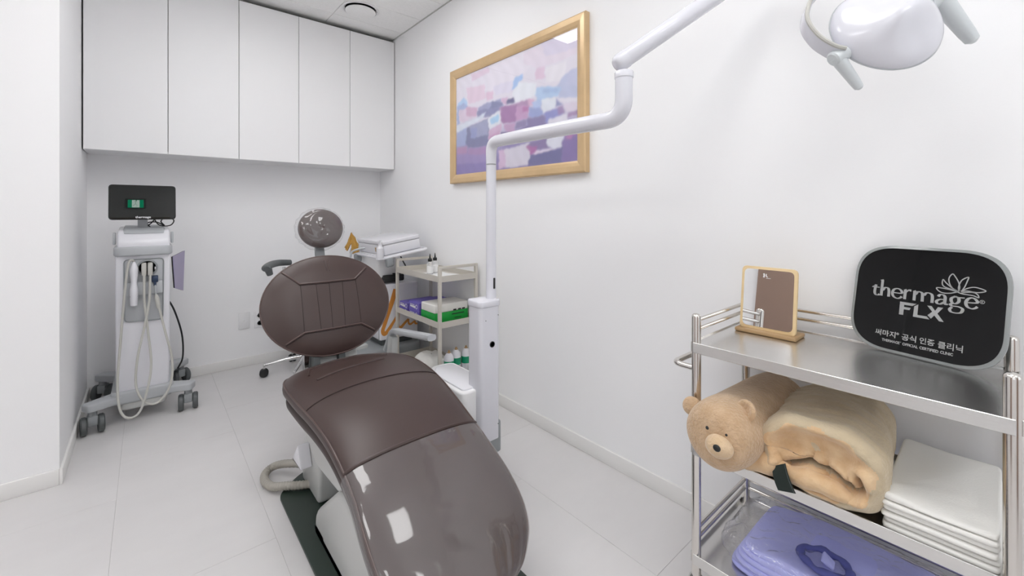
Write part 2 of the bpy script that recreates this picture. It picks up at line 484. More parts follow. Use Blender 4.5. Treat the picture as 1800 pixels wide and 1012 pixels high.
for q in ((.4, 1.4, .85, .90), (.4, 1.4, 2.20, 2.25), (.4, .45, .9, 2.2), (1.35, 1.4, .9, 2.2), (.875, .925, .9, 2.2)): box(b_, q[0], q[1], YF - .08, YF - .02, q[2], q[3], bev=.003)
wn = struct(obj('fill_window', b_, M['white2']))  # unseen window added behind the camera to give frontal fill light
b_ = B(); grid(b_, lambda u, v: Vector((.45 + .9 * u, YF - .05, .9 + 1.3 * v)), 1, 1); obj('pane', b_, M['glass'], wn, smooth=False)
d = struct(obj('door_1', bx(XW, XW + .04, 0.62, 1.66, 0, 2.2, bev=.004), M['wooddoor']))
obj('door_handle', tb(bend([(XW + .04, .72, 1.0), (XW + .09, .72, 1.0), (XW + .09, .84, 1.0)], .02), .009), M['steel'], d)
d = struct(obj('door_2', bx(-.75, .25, YF, YF + .04, 0, 2.05, bev=.004), M['wooddoor']))
obj('door_handle', tb(bend([(.15, YF + .04, 1.0), (.15, YF + .09, 1.0), (.03, YF + .09, 1.0)], .02), .009), M['steel'], d)

def baseboard(name, x0, x1, y0, y1):
    return struct(obj(name, bx(x0, x1, y0, y1, 0, .067, bev=.003), M['base']))
baseboard('baseboard_right', XR - .011, XR, YF, YB)
baseboard('baseboard_back', XL + .011, XR - .011, YB - .011, YB)
baseboard('baseboard_left', XL, XL + .011, YS - .011, YB - .011)
baseboard('baseboard_left_return', XW, XL, YS - .011, YS)

# floor: joint bed with single tiles
fl = struct(obj('floor', bx(XW - .1, XR + .1, YF - .1, YB + .1, -.06, -.0012), M['grout'], smooth=False))
TX, TY = .4375, .9575
me_cache = {}
i0 = -5
for i in range(i0, 5):
    for j in range(-4, 4):
        x0 = -.0935 + i * TX; y0 = 1.676 + j * TY + (i % 3) / 3 * TY      # third-bond
        a0, a1 = max(x0, XW), min(x0 + TX, XR); b0, b1 = max(y0, YF), min(y0 + TY, YB)
        if a1 - a0 < .02 or b1 - b0 < .02: continue
        key = (round(a1 - a0, 4), round(b1 - b0, 4))
        if key not in me_cache:
            o = obj('tile', bx(.0005, key[0] - .0005, .0005, key[1] - .0005, -.012, 0, bev=.0005, seg=1), M['tile'], fl, local=True)
            me_cache[key] = o.data
        else:
            o = bpy.data.objects.new('tile', me_cache[key]); COL.objects.link(o); o.parent = fl
        o.location = (a0, b0, 0)

# ceiling: grid bed with single tiles, holes for the light panels
ce = struct(obj('ceiling', bx(XW - .1, XR + .1, YF - .1, YB + .1, ZC + .012, ZC + .06), M['ceil_grid'], smooth=False))
me_cache = {}
def in_panel(x, y):
    return any(abs(x - px) < .30 and abs(y - py) < .30 for px, py in PANELS)
nx = 0
xs = [XW + k * .32 * 2 for k in range(7)]
for i in range(-5, 2):
    for j in range(-13, 4):
        x0 = 1.04 + i * .64; y0 = 2.595 + j * .32
        a0, a1 = max(x0, XW), min(x0 + .64, XR); b0, b1 = max(y0, YF), min(y0 + .32, YB)
        if a1 - a0 < .02 or b1 - b0 < .02: continue
        key = (round(a1 - a0, 4), round(b1 - b0, 4))
        if key not in me_cache:
            o = obj('ceiling_tile', bx(.0015, key[0] - .0015, .0015, key[1] - .0015, 0, .012, bev=.001, seg=1), M['ceiltile'], ce, local=True)
            me_cache[key] = o.data
        else:
            o = bpy.data.objects.new('ceiling_tile', me_cache[key]); COL.objects.link(o); o.parent = ce
        o.location = (a0, b0, ZC)
struct(obj('trim_1', bx(XR - .006, XR, YF, YB, ZC - .006, ZC), M['ceil_grid']))

# light panels outside the frame; first seen reflected, second added as fill for the alcove
PL = ['over the dental chair', 'added as fill for the alcove', 'nearest the right wall beside the camera', 'over the left part of the room', 'behind the camera on the left', 'behind the camera on the right']
for k, (px, py) in enumerate(PANELS):
    t = thing('ceiling_light', 'square flat white light panel in the ceiling ' + PL[k], 'light', (px, py, ZC - .012), 'square ceiling light panels')
    b_ = B()
    for (a, b2, c, d2) in ((-.32, .32, -.32, -.30), (-.32, .32, .30, .32), (-.32, -.30, -.30, .30), (.30, .32, -.30, .30)):
        box(b_, px + a, px + b2, py + c, py + d2, ZC - .012, ZC)
    obj('frame', b_, M['white2'], t, smooth=False)
    obj('diffuser', bx(px - .30, px + .30, py - .30, py + .30, ZC - .010, ZC - .002), M['panel'], t, smooth=False)

# round ceiling air valve
t = thing('ceiling_vent', 'round flat white disc vent in the ceiling by the wall cabinets', 'vent', (1.17, 3.045, ZC))
b_ = B(); lathe(b_, [(.128, 0), (.128, -.004), (.118, -.007), (.112, -.004), (.106, 0)], (1.17, 3.045, ZC), 48)
obj('rim', b_, M['white2'], t)
b_ = B(); lathe(b_, [(.02, 0), (.02, -.012), (.098, -.012), (.104, -.014), (.104, -.017), (.098, -.019), (.0, -.019)][0:6] + [(.001, -.020)], (1.17, 3.045, ZC), 48)
obj('disc', b_, M['ceiltile'], t)

# ================================================================ WALL CABINETS
YC = 3.374
ords = ['leftmost', 'second from the left', 'middle', 'second from the right', 'rightmost']
W5 = (XR - .012 - XL) / 5
b_ = B(); box(b_, 0.0, W5, .021, YB - YC, 0, 1.085)
for k in range(5):
    x0 = XL + .006 + k * W5
    t = thing('wall_cabinet', 'plain white wall cabinet with one flat door, %s of the row' % ords[k], 'cabinet', (x0, YC, 1.50), 'white wall cabinets in a row')
    if k == 0:
        bo = obj('body', b_, M['gap'], t, smooth=False, local=True)
        dr = obj('door', bx(.0016, W5 - .0016, 0, .02, 0.0, 1.07, bev=.001, seg=1), M['cab'], t, local=True)
        bt = obj('bottom_panel', bx(.0, W5, .0205, YB - YC, -.0005, .016), M['cab'], t, smooth=False, local=True)
        first = (bo, dr, bt)
    else:
        for o in first:
            c = o.copy(); COL.objects.link(c); c.parent = t

# ================================================================ OUTLETS
t = thing('wall_plate', 'plain white square blank wall plate with a small round jack, left of the socket', 'socket', (.544, YB, .334))
obj('plate', bx(.508, .580, YB - .008, YB, .276, .398, bev=.003), M['white2'], t)
b_ = B(); lathe(b_, [(.012, 0), (.012, .002), (.007, .002), (.005, .001)], (.546, YB - .008, .335), 20, Matrix.Rotation(R(90), 3, 'X'))
obj('jack', b_, M['cab'], t)
t = thing('power_socket', 'white double power socket half hidden behind the brown backrest', 'socket', (.645, YB, .334))
obj('plate', bx(.608, .682, YB - .008, YB, .272, .396, bev=.003), M['white2'], t)
for z in (.305, .363):
    b_ = B(); lathe(b_, [(.021, 0), (.021, .003), (.018, .003), (.016, -.004), (.001, -.004)], (.645, YB - .008, z), 24, Matrix.Rotation(R(90), 3, 'X'))
    so = obj('socket', b_, M['cab'], t)
    b_ = B()
    for dx in (-.007, .007): cyl(b_, (.645 + dx, YB - .0075, z), (.645 + dx, YB - .009, z), .003, 10)
    obj('pin_hole', b_, M['ink'], so)

# ================================================================ FRAMED PAINTING
PY0, PY1, PZ0, PZ1 = 1.288, 2.466, 1.333, 2.091       # outer frame on the right wall
XF = 1.557                                             # front of the frame
t = thing('framed_painting', 'large abstract painting in pastel purple, pink and blue in a pale gold frame', 'painting', (XR, (PY0 + PY1) / 2, PZ0))
def frame_side(p, q, pi, qi):
    """mitred moulding between outer corners p,q and inner corners pi,qi (y,z)"""
    b_ = B()
    prof = [(XR - .001, 0), (XF + .004, 0), (XF, .12), (XF + .002, .55), (XF + .007, .85), (XF + .012, 1.0), (XR - .001, 1.0)]
    V = []
    for (a, c) in ((p, pi), (q, qi)):
        V.append([b_.verts.new((x, a[0] + (c[0] - a[0]) * k, a[1] + (c[1] - a[1]) * k)) for x, k in prof])
    n = len(prof)
    for i in range(n): b_.faces.new((V[0][i], V[0][(i + 1) % n], V[1][(i + 1) % n], V[1][i]))
    b_.faces.new(V[0]); b_.faces.new(V[1][::-1])
    return b_
fw = .058
O4 = [(PY0, PZ0), (PY1, PZ0), (PY1, PZ1), (PY0, PZ1)]
I4 = [(PY0 + fw, PZ0 + fw), (PY1 - fw, PZ0 + fw), (PY1 - fw, PZ1 - fw), (PY0 + fw, PZ1 - fw)]
for k in range(4):
    obj('frame_side', frame_side(O4[k], O4[(k + 1) % 4], I4[k], I4[(k + 1) % 4]), M['gold'], t, smooth=False)
PAINT = [
('e6e2ee',[-17,994,310,980,327,774,105,760,-7,724]),
('e9e4f0',[310,980,625,988,695,868,553,695,327,731]),
('e6dcea',[625,988,999,991,999,806,762,797,640,876]),
('dcd6ea',[749,1027,999,985,999,851,793,876]),
('e3cfe2',[154,991,327,986,344,933,173,914]),
('e5d0e2',[105,868,293,836,310,695,135,698]),
('e2c6dc',[310,754,378,748,370,677,310,671]),
('e2cadf',[722,813,787,800,787,701,722,718]),
('e0dcee',[378,789,553,781,537,677,395,701]),
('ebe8f0',[793,783,932,781,915,639,793,662]),
('bcc3e0',[909,681,999,700,999,475,874,516,874,613]),
('c6c9e4',[944,695,999,700,999,568,921,596]),
('b3cdec',[735,654,898,596,874,530,735,524,715,618]),
('a9bfe2',[774,619,874,592,874,557,774,583]),
('a3c4ee',[560,801,629,798,625,754,597,742,575,695,537,701,553,750]),
('b4d0f0',[14,736,86,785,125,710,96,665,4,690]),
('e9edf5',[537,677,597,742,722,689,728,598,682,577,567,583]),
('9c9fc4',[229,631,327,653,444,648,475,575,395,534,248,540]),
('868ab0',[370,656,475,607,444,577,344,581]),
('7f7ba2',[475,607,553,630,567,578,491,578]),
('6d6a92',[491,625,545,624,567,586,507,589]),
('d8b8d4',[444,648,507,643,491,578,467,593]),
('a9b6dc',[4,715,86,727,125,671,35,615,35,525,4,514]),
('dfcfe2',[25,672,238,637,220,557,76,533,35,552]),
('d3b0cc',[106,675,229,639,210,558,116,575]),
('8f8fb8',[220,608,444,577,427,540,336,508,220,531]),
('dfe6f2',[4,514,144,524,310,566,274,516,154,478,46,431,4,449]),
('a9b4da',[4,440,116,469,116,291,4,294]),
('7f82a8',[116,460,336,501,336,234,135,258,106,294]),
('a9accb',[144,470,327,495,327,344,163,352]),
('9aa0cc',[154,451,220,445,210,343,159,349]),
('b18cb4',[427,564,567,571,682,566,667,502,575,414,460,411,444,504]),
('c79fc6',[567,540,682,513,661,407,575,407]),
('a77fae',[444,577,575,552,567,408,452,422]),
('b87fb0',[625,514,675,508,667,466,625,476]),
('d9b4d0',[667,577,715,554,702,514,661,519]),
('c4a0c4',[467,410,567,401,560,302,475,352]),
('b6c8ea',[688,540,768,545,762,467,715,473]),
('9ba8d6',[675,501,762,475,781,405,708,402,675,419]),
('e6ebf4',[762,540,868,513,861,439,774,420]),
('8d92c0',[856,531,880,496,909,452,861,452,868,493]),
('8f93cc',[781,419,874,436,909,384,813,340,793,337]),
('a58cb8',[868,437,909,452,915,382,874,387]),
('8b82ac',[654,410,781,405,800,322,553,296,444,287,452,341,560,317,661,347]),
('7b7098',[452,341,553,303,667,331,695,310,444,284]),
('9187ae',[567,401,654,402,646,343,567,347]),
('e8e6f0',[813,361,938,376,938,316,813,319]),
('ded4e4',[915,457,1000,445,1000,372,926,385]),
('a78ab4',[938,376,1000,379,1000,346,938,341]),
('e4e8f2',[327,502,420,551,436,505,436,425,336,392]),
('a9d0ee',[353,496,427,516,432,451,353,437]),
('d6b6d2',[336,392,444,423,452,390,436,281,379,219,336,168]),
('cda6c8',[336,334,436,361,436,281,344,232]),
('bb94bc',[4,285,116,275,116,185,4,212]),
('a493c4',[4,222,116,203,336,250,344,2,4,11]),
('8f83bb',[4,111,336,85,336,-6,4,11]),
('af90bc',[125,255,336,234,336,159,125,193]),
('d8bed8',[427,178,514,179,491,17,427,8]),
('dcd8e4',[475,178,682,202,682,68,661,11,491,12]),
('8a7aa6',[682,202,806,214,813,120,735,134,661,176]),
('b06fa8',[654,178,735,162,728,105,682,97]),
('e6dcec',[722,127,843,121,832,103,695,96]),
('e4e6f0',[800,214,921,225,915,184,898,126,843,115,806,143]),
('6f6f9c',[682,94,880,108,903,132,903,5,667,6]),
('8a78ae',[903,181,1000,220,1000,9,903,5]),
('a27fb2',[921,211,1000,228,1000,194,926,175]),
('b884b4',[938,214,972,212,967,167,938,179])]
def inside(x, y, poly):
    c = False; n = len(poly)
    for i in range(n):
        x1, y1 = poly[i]; x2, y2 = poly[i - 1]
        if (y1 > y) != (y2 > y) and x < (x2 - x1) * (y - y1) / (y2 - y1) + x1: c = not c
    return c
def build_canvas():
    import numpy as np
    nu, nv = 260, 170
    img = np.zeros((nv + 1, nu + 1, 3)); img[:] = [x for x in hexc('e4e0ec')[:3]]
    uu, vv = np.meshgrid(np.linspace(0, 1000, nu + 1), np.linspace(0, 1000, nv + 1))
    # brush wobble
    wu = uu + 3 * np.sin(vv / 23) + 3 * np.sin(vv / 9 + uu / 31); wv = vv + 3 * np.sin(uu / 27) + 2 * np.sin(uu / 7 + vv / 19)
    g = np.clip((520 - vv + 60 * np.sin(uu / 90)) / 200, 0, 1)[..., None]; img = img * (1 - g) + np.array(hexc('a7a0c6')[:3]) * g
    g = np.clip((250 - vv + 40 * np.sin(uu / 70)) / 120, 0, 1)[..., None]; img = img * (1 - g) + np.array(hexc('8f83b4')[:3]) * g
    for col, q in PAINT:
        pts = [(q[i], q[i + 1]) for i in range(0, len(q), 2)]
        c = False * uu.astype(bool); n = len(pts); c = np.zeros(uu.shape, bool)
        for i in range(n):
            x1, y1 = pts[i]; x2, y2 = pts[i - 1]
            if y1 == y2: continue
            hit = ((y1 > wv) != (y2 > wv)) & (wu < (x2 - x1) * (wv - y1) / (y2 - y1) + x1)
            c ^= hit
        m = c.astype(float)
        for _ in range(4):
            p = np.pad(m, 1, mode='edge')
            m = (p[:-2, 1:-1] + p[2:, 1:-1] + p[1:-1, :-2] + p[1:-1, 2:] + 2 * m) / 6
        m = m[..., None] * .9
        cc = np.array(hexc(col)[:3])
        shade = 1 + .02 * np.sin(uu / 13 + vv / 61 + 3 * np.sin(vv / 77))[..., None]
        img = img * (1 - m) + cc * shade * m
    b_ = B()
    xc = XF + .018
    V = [[b_.verts.new((xc, PY1 - fw - (i / nu) * (PY1 - PY0 - 2 * fw), PZ0 + fw + (j / nv) * (PZ1 - PZ0 - 2 * fw))) for i in range(nu + 1)] for j in range(nv + 1)]
    for j in range(nv):
        for i in range(nu): b_.faces.new((V[j][i], V[j][i + 1], V[j + 1][i + 1], V[j + 1][i]))
    o = obj('canvas', b_, mat('painted_canvas', 'ffffff', 0.55, bump=.2, bscale=150), t, smooth=False)
    at = o.data.color_attributes.new('paint', 'FLOAT_COLOR', 'POINT')
    arr = np.ones(((nu + 1) * (nv + 1), 4), dtype=np.float32); arr[:, :3] = img.reshape(-1, 3)
    at.data.foreach_set('color', arr.ravel())
    nt = o.data.materials[0].node_tree; a = nt.nodes.new('ShaderNodeVertexColor'); a.layer_name = 'paint'
    nt.links.new(a.outputs[0], nt.nodes['Principled BSDF'].inputs['Base Color'])
build_canvas()
b_ = B(); grid(b_, lambda u, v: Vector((XF + .0125, PY0 + fw - .003 + u * (PY1 - PY0 - 2 * fw + .006), PZ0 + fw - .003 + v * (PZ1 - PZ0 - 2 * fw + .006))), 2, 2)
obj('picture_glass', b_, M['glass'], t, smooth=False)

# ================================================================ TREATMENT DEVICE (left rear)
DX = -.018
t = thing('treatment_device', 'tall white treatment machine with black monitor on a grey castor base', 'device', (DX, 3.33, 0))
dev = t
# column body, tapering upward slightly
b_ = B(); prism(b_, rpoly([(-.129, .165), (.095, .165), (.100, .93), (-.132, .93)], .02), 3.11, 3.40, 'y', bev=.012, seg=3)
col_o = obj('column', b_, M['white'], t)
# recess: frame and back
b_ = B(); prism(b_, rpoly([(-.094, .548), (.066, .540), (.070, .885), (-.096, .885)], .02), 3.106, 3.115, 'y', bev=.002)
rec = obj('recess_panel', b_, M['grey'], t)
rec_rim = tb(smooth_path([(x, 3.104, z) for x, z in rpoly([(-.094, .548), (.066, .540), (.070, .885), (-.096, .885)], .02, 3)], 1, True), .0028, 8, closed=True)
obj('rim', rec_rim, M['midgrey'], rec)
obj('holder_shelf', bx(-.088, .066, 3.085, 3.108, .69, .762, bev=.006), M['grey'], rec)
b_ = B(); lathe(b_, [(.046, 0), (.046, .004), (.038, .006), (.036, -.001), (.001, -.001)], (.0, 3.106, .835), 28, Matrix.Rotation(R(90), 3, 'X'))
pt = obj('cable_port', b_, M['midgrey'], t)
for dx in (-.014, .012):
    obj('plug', bx(dx - .011, dx + .011, 3.062, 3.108, .795, .865, bev=.006), M['cable'], pt)
bq = obj('connector', bx(.018, .046, 3.072, 3.108, .755, .79, bev=.004), M['blue'], t, )
obj('tip', bx(.026, .038, 3.07, 3.09, .735, .756, bev=.003), M['blue'], bq)
obj('badge', bx(.030, .045, 3.1035, 3.108, .822, .838, bev=.002), M['white'], t)
# head with tray, handle band
b_ = B(); prism(b_, rpoly([(-.139, 3.085), (.110, 3.085), (.110, 3.42), (-.139, 3.42)], .05), .905, .955, 'z', bev=.008, seg=3)
obj('handle_band', b_, M['grey'], t)
b_ = B(); prism(b_, rpoly([(3.10, .93), (3.10, .985), (3.16, 1.045), (3.38, 1.06), (3.40, .93)], .02), -.124, .098, 'x', bev=.012, seg=3)
hd = obj('head', b_, M['white'], t)
b_ = B(); prism(b_, [(3.135, 1.024), (3.17, 1.053), (3.37, 1.066), (3.36, 1.05), (3.16, 1.04)], -.10, .075, 'x', bev=.004)
obj('top_plate', b_, M['grey'], hd)
for x in (-.137, .109):
    obj('side_lug', bx(x - .006, x + .006, 3.15, 3.19, .965, 1.03, bev=.004), M['grey'], hd)
# monitor
nk = B(); prism(nk, rpoly([(3.22, 1.02), (3.27, 1.02), (3.25, 1.20), (3.20, 1.20)], .01), -.042, .002, 'x', bev=.004)
obj('neck', nk, M['grey'], t)
mm = Matrix.Translation((-.017, 3.135, 1.198)) @ Matrix.Rotation(R(-6), 4, 'X')
b_ = B(); prism(b_, rpoly([(-.142, -.096), (.142, -.096), (.142, .096), (-.142, .096)], .018, 5), -.001, .024, 'y', bev=.004, seg=2)
bmesh.ops.transform(b_, matrix=mm, verts=b_.verts[:])
mo = obj('monitor', b_, M['black'], t)
b_ = B(); prism(b_, rpoly([(-.138, -.092), (.138, -.092), (.138, .092), (-.138, .092)], .016, 5), -.003, .0, 'y')
bmesh.ops.transform(b_, matrix=mm, verts=b_.verts[:])
obj('screen', b_, M['screen'], mo)
# small white maker's mark under the screen, as flat print
b_ = text_bm('thermage', .017, mm @ Matrix.Translation((.0, -.0036, -.089)) @ Matrix.Rotation(R(90), 4, 'X'), .0003, .0002)
obj('lettering', b_, M['white'], mo, smooth=False)
# black cable bunch behind the monitor
b_ = tb(smooth_path([(.0, 3.23, 1.06), (.03, 3.21, 1.10), (.02, 3.2, 1.13), (.05, 3.2, 1.07), (.10, 3.19, 1.065), (.118, 3.19, 1.095), (.085, 3.19, 1.115), (.06, 3.2, 1.09), (.075, 3.21, 1.065), (.04, 3.22, 1.085), (.0, 3.23, 1.08), (.02, 3.25, 1.05), (.05, 3.26, 1.04)], 8), .0032, 8)
obj('black_cable', b_, M['black'], t)
# lower black mains cable
b_ = tb(smooth_path([(.09, 3.35, .62), (.13, 3.42, .52), (.17, 3.48, .35), (.175, 3.5, .2), (.15, 3.5, .13)], 8), .005, 8)
obj('mains_cable', b_, M['black'], t)
# base: four flat legs, skirt
def leg(p0, p1, w0, w1, z0, z1):
    d_ = (Vector((p1[0], p1[1], 0)) - Vector((p0[0], p0[1], 0))).normalized(); n_ = Vector((-d_.y, d_.x, 0))
    P0 = Vector((p0[0], p0[1], 0)); P1 = Vector((p1[0], p1[1], 0))
    pts = [P0 + n_ * w0, P1 + n_ * w1, P1 - n_ * w1, P0 - n_ * w0]
    b = B(); prism(b, rpoly([(q.x, q.y) for q in pts], [.005, .018, .018, .005]), z0, z1, 'z', bev=.008, seg=3)
    return b
for p1 in ((-.245, 3.065), (.205, 3.085), (.195, 3.625), (-.225, 3.615)):
    p0 = (DX + (-.06 if p1[0] < 0 else .06), 3.16 if p1[1] < 3.3 else 3.50)
    obj('base_leg', leg(p0, p1, .055, .034, .118, .158), M['grey'], t)
b_ = B(); prism(b_, rpoly([(-.15, 3.09), (.115, 3.09), (.115, 3.55), (-.15, 3.55)], .04), .108, .175, 'z', bev=.012, seg=3)
obj('base_plate', b_, M['grey'], t)
b_ = B(); prism(b_, rpoly([(-.115, 3.10), (.085, 3.10), (.085, 3.45), (-.115, 3.45)], .04), .07, .115, 'z', bev=.012, seg=3)
obj('skirt', b_, M['offwhite'], t)
def castor(parent, x, y, rw=.046, rot=0.0, m=None, hub='darkgrey'):
    Mx = Matrix.Translation((x, y, 0)) @ Matrix.Rotation(rot, 4, 'Z')
    b = B(); cyl(b, (0, 0, .085), (0, 0, .125), .018); box(b, -.020, .020, -.025, .03, .045, .095, bev=.006)
    bmesh.ops.transform(b, matrix=Mx, verts=b.verts[:])
    c = obj('castor', b, M['midgrey'], parent)
    for sx in (-1, 1):
        b = B(); lathe(b, [(.012, -.011), (rw - .006, -.013), (rw, -.007), (rw, .007), (rw - .006, .013), (.012, .011)], (sx * .033, .004, rw), 28, Matrix.Rotation(R(90), 3, 'Y'))
        bmesh.ops.transform(b, matrix=Mx, verts=b.verts[:])
        obj('wheel', b, M[hub], c)
    return c
castor(t, -.215, 3.075, rot=R(8)); castor(t, .180, 3.095, rot=R(-4)); castor(t, .168, 3.60, rot=R(20)); castor(t, -.205, 3.585, rot=R(-20))
# purple booklet hanging at the right side
t2 = thing('booklet', 'lilac booklet hanging on the right side of the white treatment machine', 'booklet', (.13, 3.25, .68))
b_ = B(); prism(b_, [(3.14, .885), (3.18, .70), (3.33, .66), (3.36, .90)], .104, .110, 'x')
bmesh.ops.transform(b_, matrix=Matrix.Translation((.106, 3.14, .8)) @ Matrix.Rotation(R(-17), 4, 'Z') @ Matrix.Translation((-.106, -3.14, -.8)), verts=b_.verts[:])
obj('back_cover', b_, M['black'], t2, smooth=False)
b_ = B(); prism(b_, [(3.14, .887), (3.18, .697), (3.335, .657), (3.365, .902)], .1105, .1125, 'x')
bmesh.ops.transform(b_, matrix=Matrix.Translation((.106, 3.14, .8)) @ Matrix.Rotation(R(-17), 4, 'Z') @ Matrix.Translation((-.106, -3.14, -.8)), verts=b_.verts[:])
obj('cover', b_, M['book'], t2, smooth=False)
# handpiece hanging in the recess with its long cable
t2 = thing('handpiece', 'white handheld applicator hanging by its cable in the machine recess', 'tool', (-.055, 3.08, .64))
Mh = Matrix.Translation((-.055, 3.075, .64))
prof = [(0, .020), (.05, .0235), (.085, .024), (.12, .0175), (.155, .021), (.185, .0235), (.205, .021), (.235, .008)]
b_ = B(); pth = [(-.055 + .002 * sin(z * 20), 3.072, .64 + z) for z, r in prof]
P2 = [Vector((-.055, 3.072, .64 + k * .235 / 24)) for k in range(25)]
tube(b_, P2, [hermite(k * .235 / 24, prof) * 1.28 for k in range(25)], 20, flat=.6)
hp = obj('body', b_, M['white'], t2)
b_ = B(); lathe(b_, [(.0135, 0), (.0135, .003), (.001, .004)], (-.054, 3.0585, .80), 24, Matrix.Rotation(R(90), 3, 'X'))
obj('button', b_, M['cab'], hp)
obj('display', bx(-.064, -.046, 3.0565, 3.062, .826, .838, bev=.002), M['midgrey'], hp)
b_ = B(); tube(b_, [(-.055, 3.072, .845), (-.054, 3.072, .872)], [.021, .009], 16, flat=.7)
obj('tip', b_, M['grey'], hp)
for dx in (-.014, .013):
    b_ = B(); cyl(b_, (-.055 + dx, 3.058, .69), (-.055 + dx, 3.054, .69), .0025, 8); obj('screw', b_, M['darkgrey'], hp)
b_ = tb(smooth_path([(-.053, 3.075, .865), (-.062, 3.06, .885), (-.078, 3.05, .86), (-.092, 3.045, .70), (-.108, 3.04, .45), (-.118, 3.02, .25), (-.105, 2.98, .115), (-.062, 2.955, .078), (-.02, 2.97, .12), (.015, 3.01, .30), (.002, 3.045, .50), (-.012, 3.055, .66), (-.013, 3.06, .80)], 10), .0058, 10)
obj('cable', b_, M['cable'], t2)
t2 = thing('sensor_cable', 'ivory looped cable with thick strain relief running from the blue plug', 'cable', (.04, 3.04, .1))
b_ = tb(smooth_path([(.012, 3.062, .80), (.008, 3.055, .66), (-.012, 3.045, .52), (-.040, 3.03, .36), (-.045, 3.01, .22), (-.010, 2.985, .135), (.045, 2.985, .118), (.095, 3.0, .19), (.105, 3.03, .32), (.075, 3.05, .48), (.048, 3.06, .62)], 10), .0058, 10)
c1 = obj('cable', b_, M['cable'], t2)
b_ = B(); tube(b_, [(.0475, 3.06, .61), (.045, 3.062, .63), (.04, 3.064, .67), (.037, 3.065, .69)], [.007, .0105, .010, .004], 14)
obj('strain_relief', b_, M['cable'], c1)
b_ = tb([(.036, 3.066, .69), (.033, 3.07, .74)], .003, 8); obj('wire', b_, M['grey'], c1)

# exit sign above the door behind the camera (mirrored in the monitor)
t2 = thing('exit_sign', 'green and white emergency exit sign with running figure above the rear door', 'sign', (-.12, YF, 2.2))
obj('housing', bx(-.30, .05, YF, YF + .03, 2.16, 2.37, bev=.004), M['grey'], t2)
es = obj('panel', bx(-.26, .01, YF + .03, YF + .032, 2.16, 2.34), emit('exit_green', '12a878', 9), t2, smooth=False)
b_ = B(); box(b_, -.19, -.06, YF + .032, YF + .033, 2.165, 2.335); obj('white_field', b_, emit('exit_white', 'e8fff4', 9), es, smooth=False)
b_ = B()
yy = YF + .034
def ln(a, c, r): tube(b_, [(a[0], yy, a[1]), (c[0], yy, c[1])], r, 6, flat=.2)
ln((-.125, 2.30), (-.13, 2.25), .012); ln((-.13, 2.25), (-.10, 2.22), .008); ln((-.10, 2.22), (-.105, 2.185), .007)
ln((-.13, 2.25), (-.155, 2.215), .008); ln((-.155, 2.215), (-.175, 2.205), .007); ln((-.125, 2.30), (-.10, 2.275), .006); ln((-.125, 2.30), (-.155, 2.29), .006)
ellipsoid(b_, (-.118, yy, 2.322), (.012, .001, .012), n=10, m=6)
obj('figure', b_, emit('exit_figure', '0b7a55', 5), es)

for o_ in list(t2.children) + [c_ for q_ in t2.children for c_ in q_.children]:
    for v in o_.data.vertices: v.co = Vector((-.12 + (v.co.x + .12) * .62, v.co.y, 2.25 + (v.co.z - 2.25) * .62))
t2['label'] = 'small lit green exit sign with a running figure above the rear door'

# ================================================================ DENTAL CHAIR
CX = .65
ch = thing('dental_chair', 'dark brown leather reclining treatment chair with oval backrest on a grey base', 'chair', (CX, 1.5, 0))
PROF = [(.000, 1.925, .468), (.03, 1.90, .490), (.10, 1.83, .502), (.22, 1.71, .508), (.34, 1.59, .505), (.46, 1.47, .494), (.58, 1.355, .470), (.70, 1.245, .435), (.80, 1.155, .398), (.90, 1.068, .350), (1.0, .985, .294), (1.10, .908, .232), (1.205, .835, .165)]
SMAX = 1.205
PYt = [(a, b) for a, b, c in PROF]; PZt = [(a, c) for a, b, c in PROF]
HW = [(0, .15), (.015, .19), (.04, .222), (.08, .246), (.14, .262), (.22, .266), (.34, .262), (.46, .250), (.58, .238), (.70, .232), (.82, .231), (.92, .236), (1.0, .234), (1.05, .226), (1.10, .206), (1.14, .172), (1.17, .135), (1.19, .090), (1.20, .050), (1.205, .004)]
def seat_frame(s):
    y, z = hermite(s, PYt), hermite(s, PZt)
    e = .01
    y2, z2 = hermite(min(s + e, SMAX), PYt), hermite(min(s + e, SMAX), PZt); y1, z1 = hermite(max(s - e, 0), PYt), hermite(max(s - e, 0), PZt)
    t_ = Vector((0, y2 - y1, z2 - z1)).normalized(); n_ = Vector((0, t_.z, -t_.y))
    if n_.z < 0: n_ = -n_
    return Vector((CX, y, z)), n_
def seat_pt(s, a, off=0.0, th=.075, sc=1.0):
    """a: 0..1 around the cross-section; 0.25 = top middle"""
    c, n_ = seat_frame(s); h = (hermite(s, HW)) * sc + off
    ang = 2 * pi * a; ca, sa = cos(ang), sin(ang)
    x = h * math.copysign(abs(ca) ** (2 / 3.4), ca)
    tt = th / 2
    zz = (tt + off) * math.copysign(abs(sa) ** (2 / 3.0), sa)
    endk = min(1, (s / .03)) if s < .03 else 1
    endk = min(endk, max(.25, (SMAX - s) / .05 + .25)) if s > SMAX - .05 else endk
    crown = 0.012 * (1 - (x / max(h, .001)) ** 2) if sa > 0 else 0
    return c + Vector((x, 0, 0)) + n_ * (zz * (0.5 + .5 * endk) - tt + crown)
def seat_top(s, xr, off=0.0):
    """point on the upper surface at relative half-width xr (-1..1)"""
    q = math.copysign(abs(xr) ** (3.4 / 2), xr); a = math.acos(max(-1, min(1, q))) / (2 * pi)
    return seat_pt(s, a, off)
b_ = B(); V = grid(b_, lambda u, v: seat_pt(u * SMAX, v), 90, 48, cv=True)
b_.faces.new(V[0][::-1]); b_.faces.new(V[-1])
seat = obj('seat_cushion', b_, M['leather'], ch, angle=60)
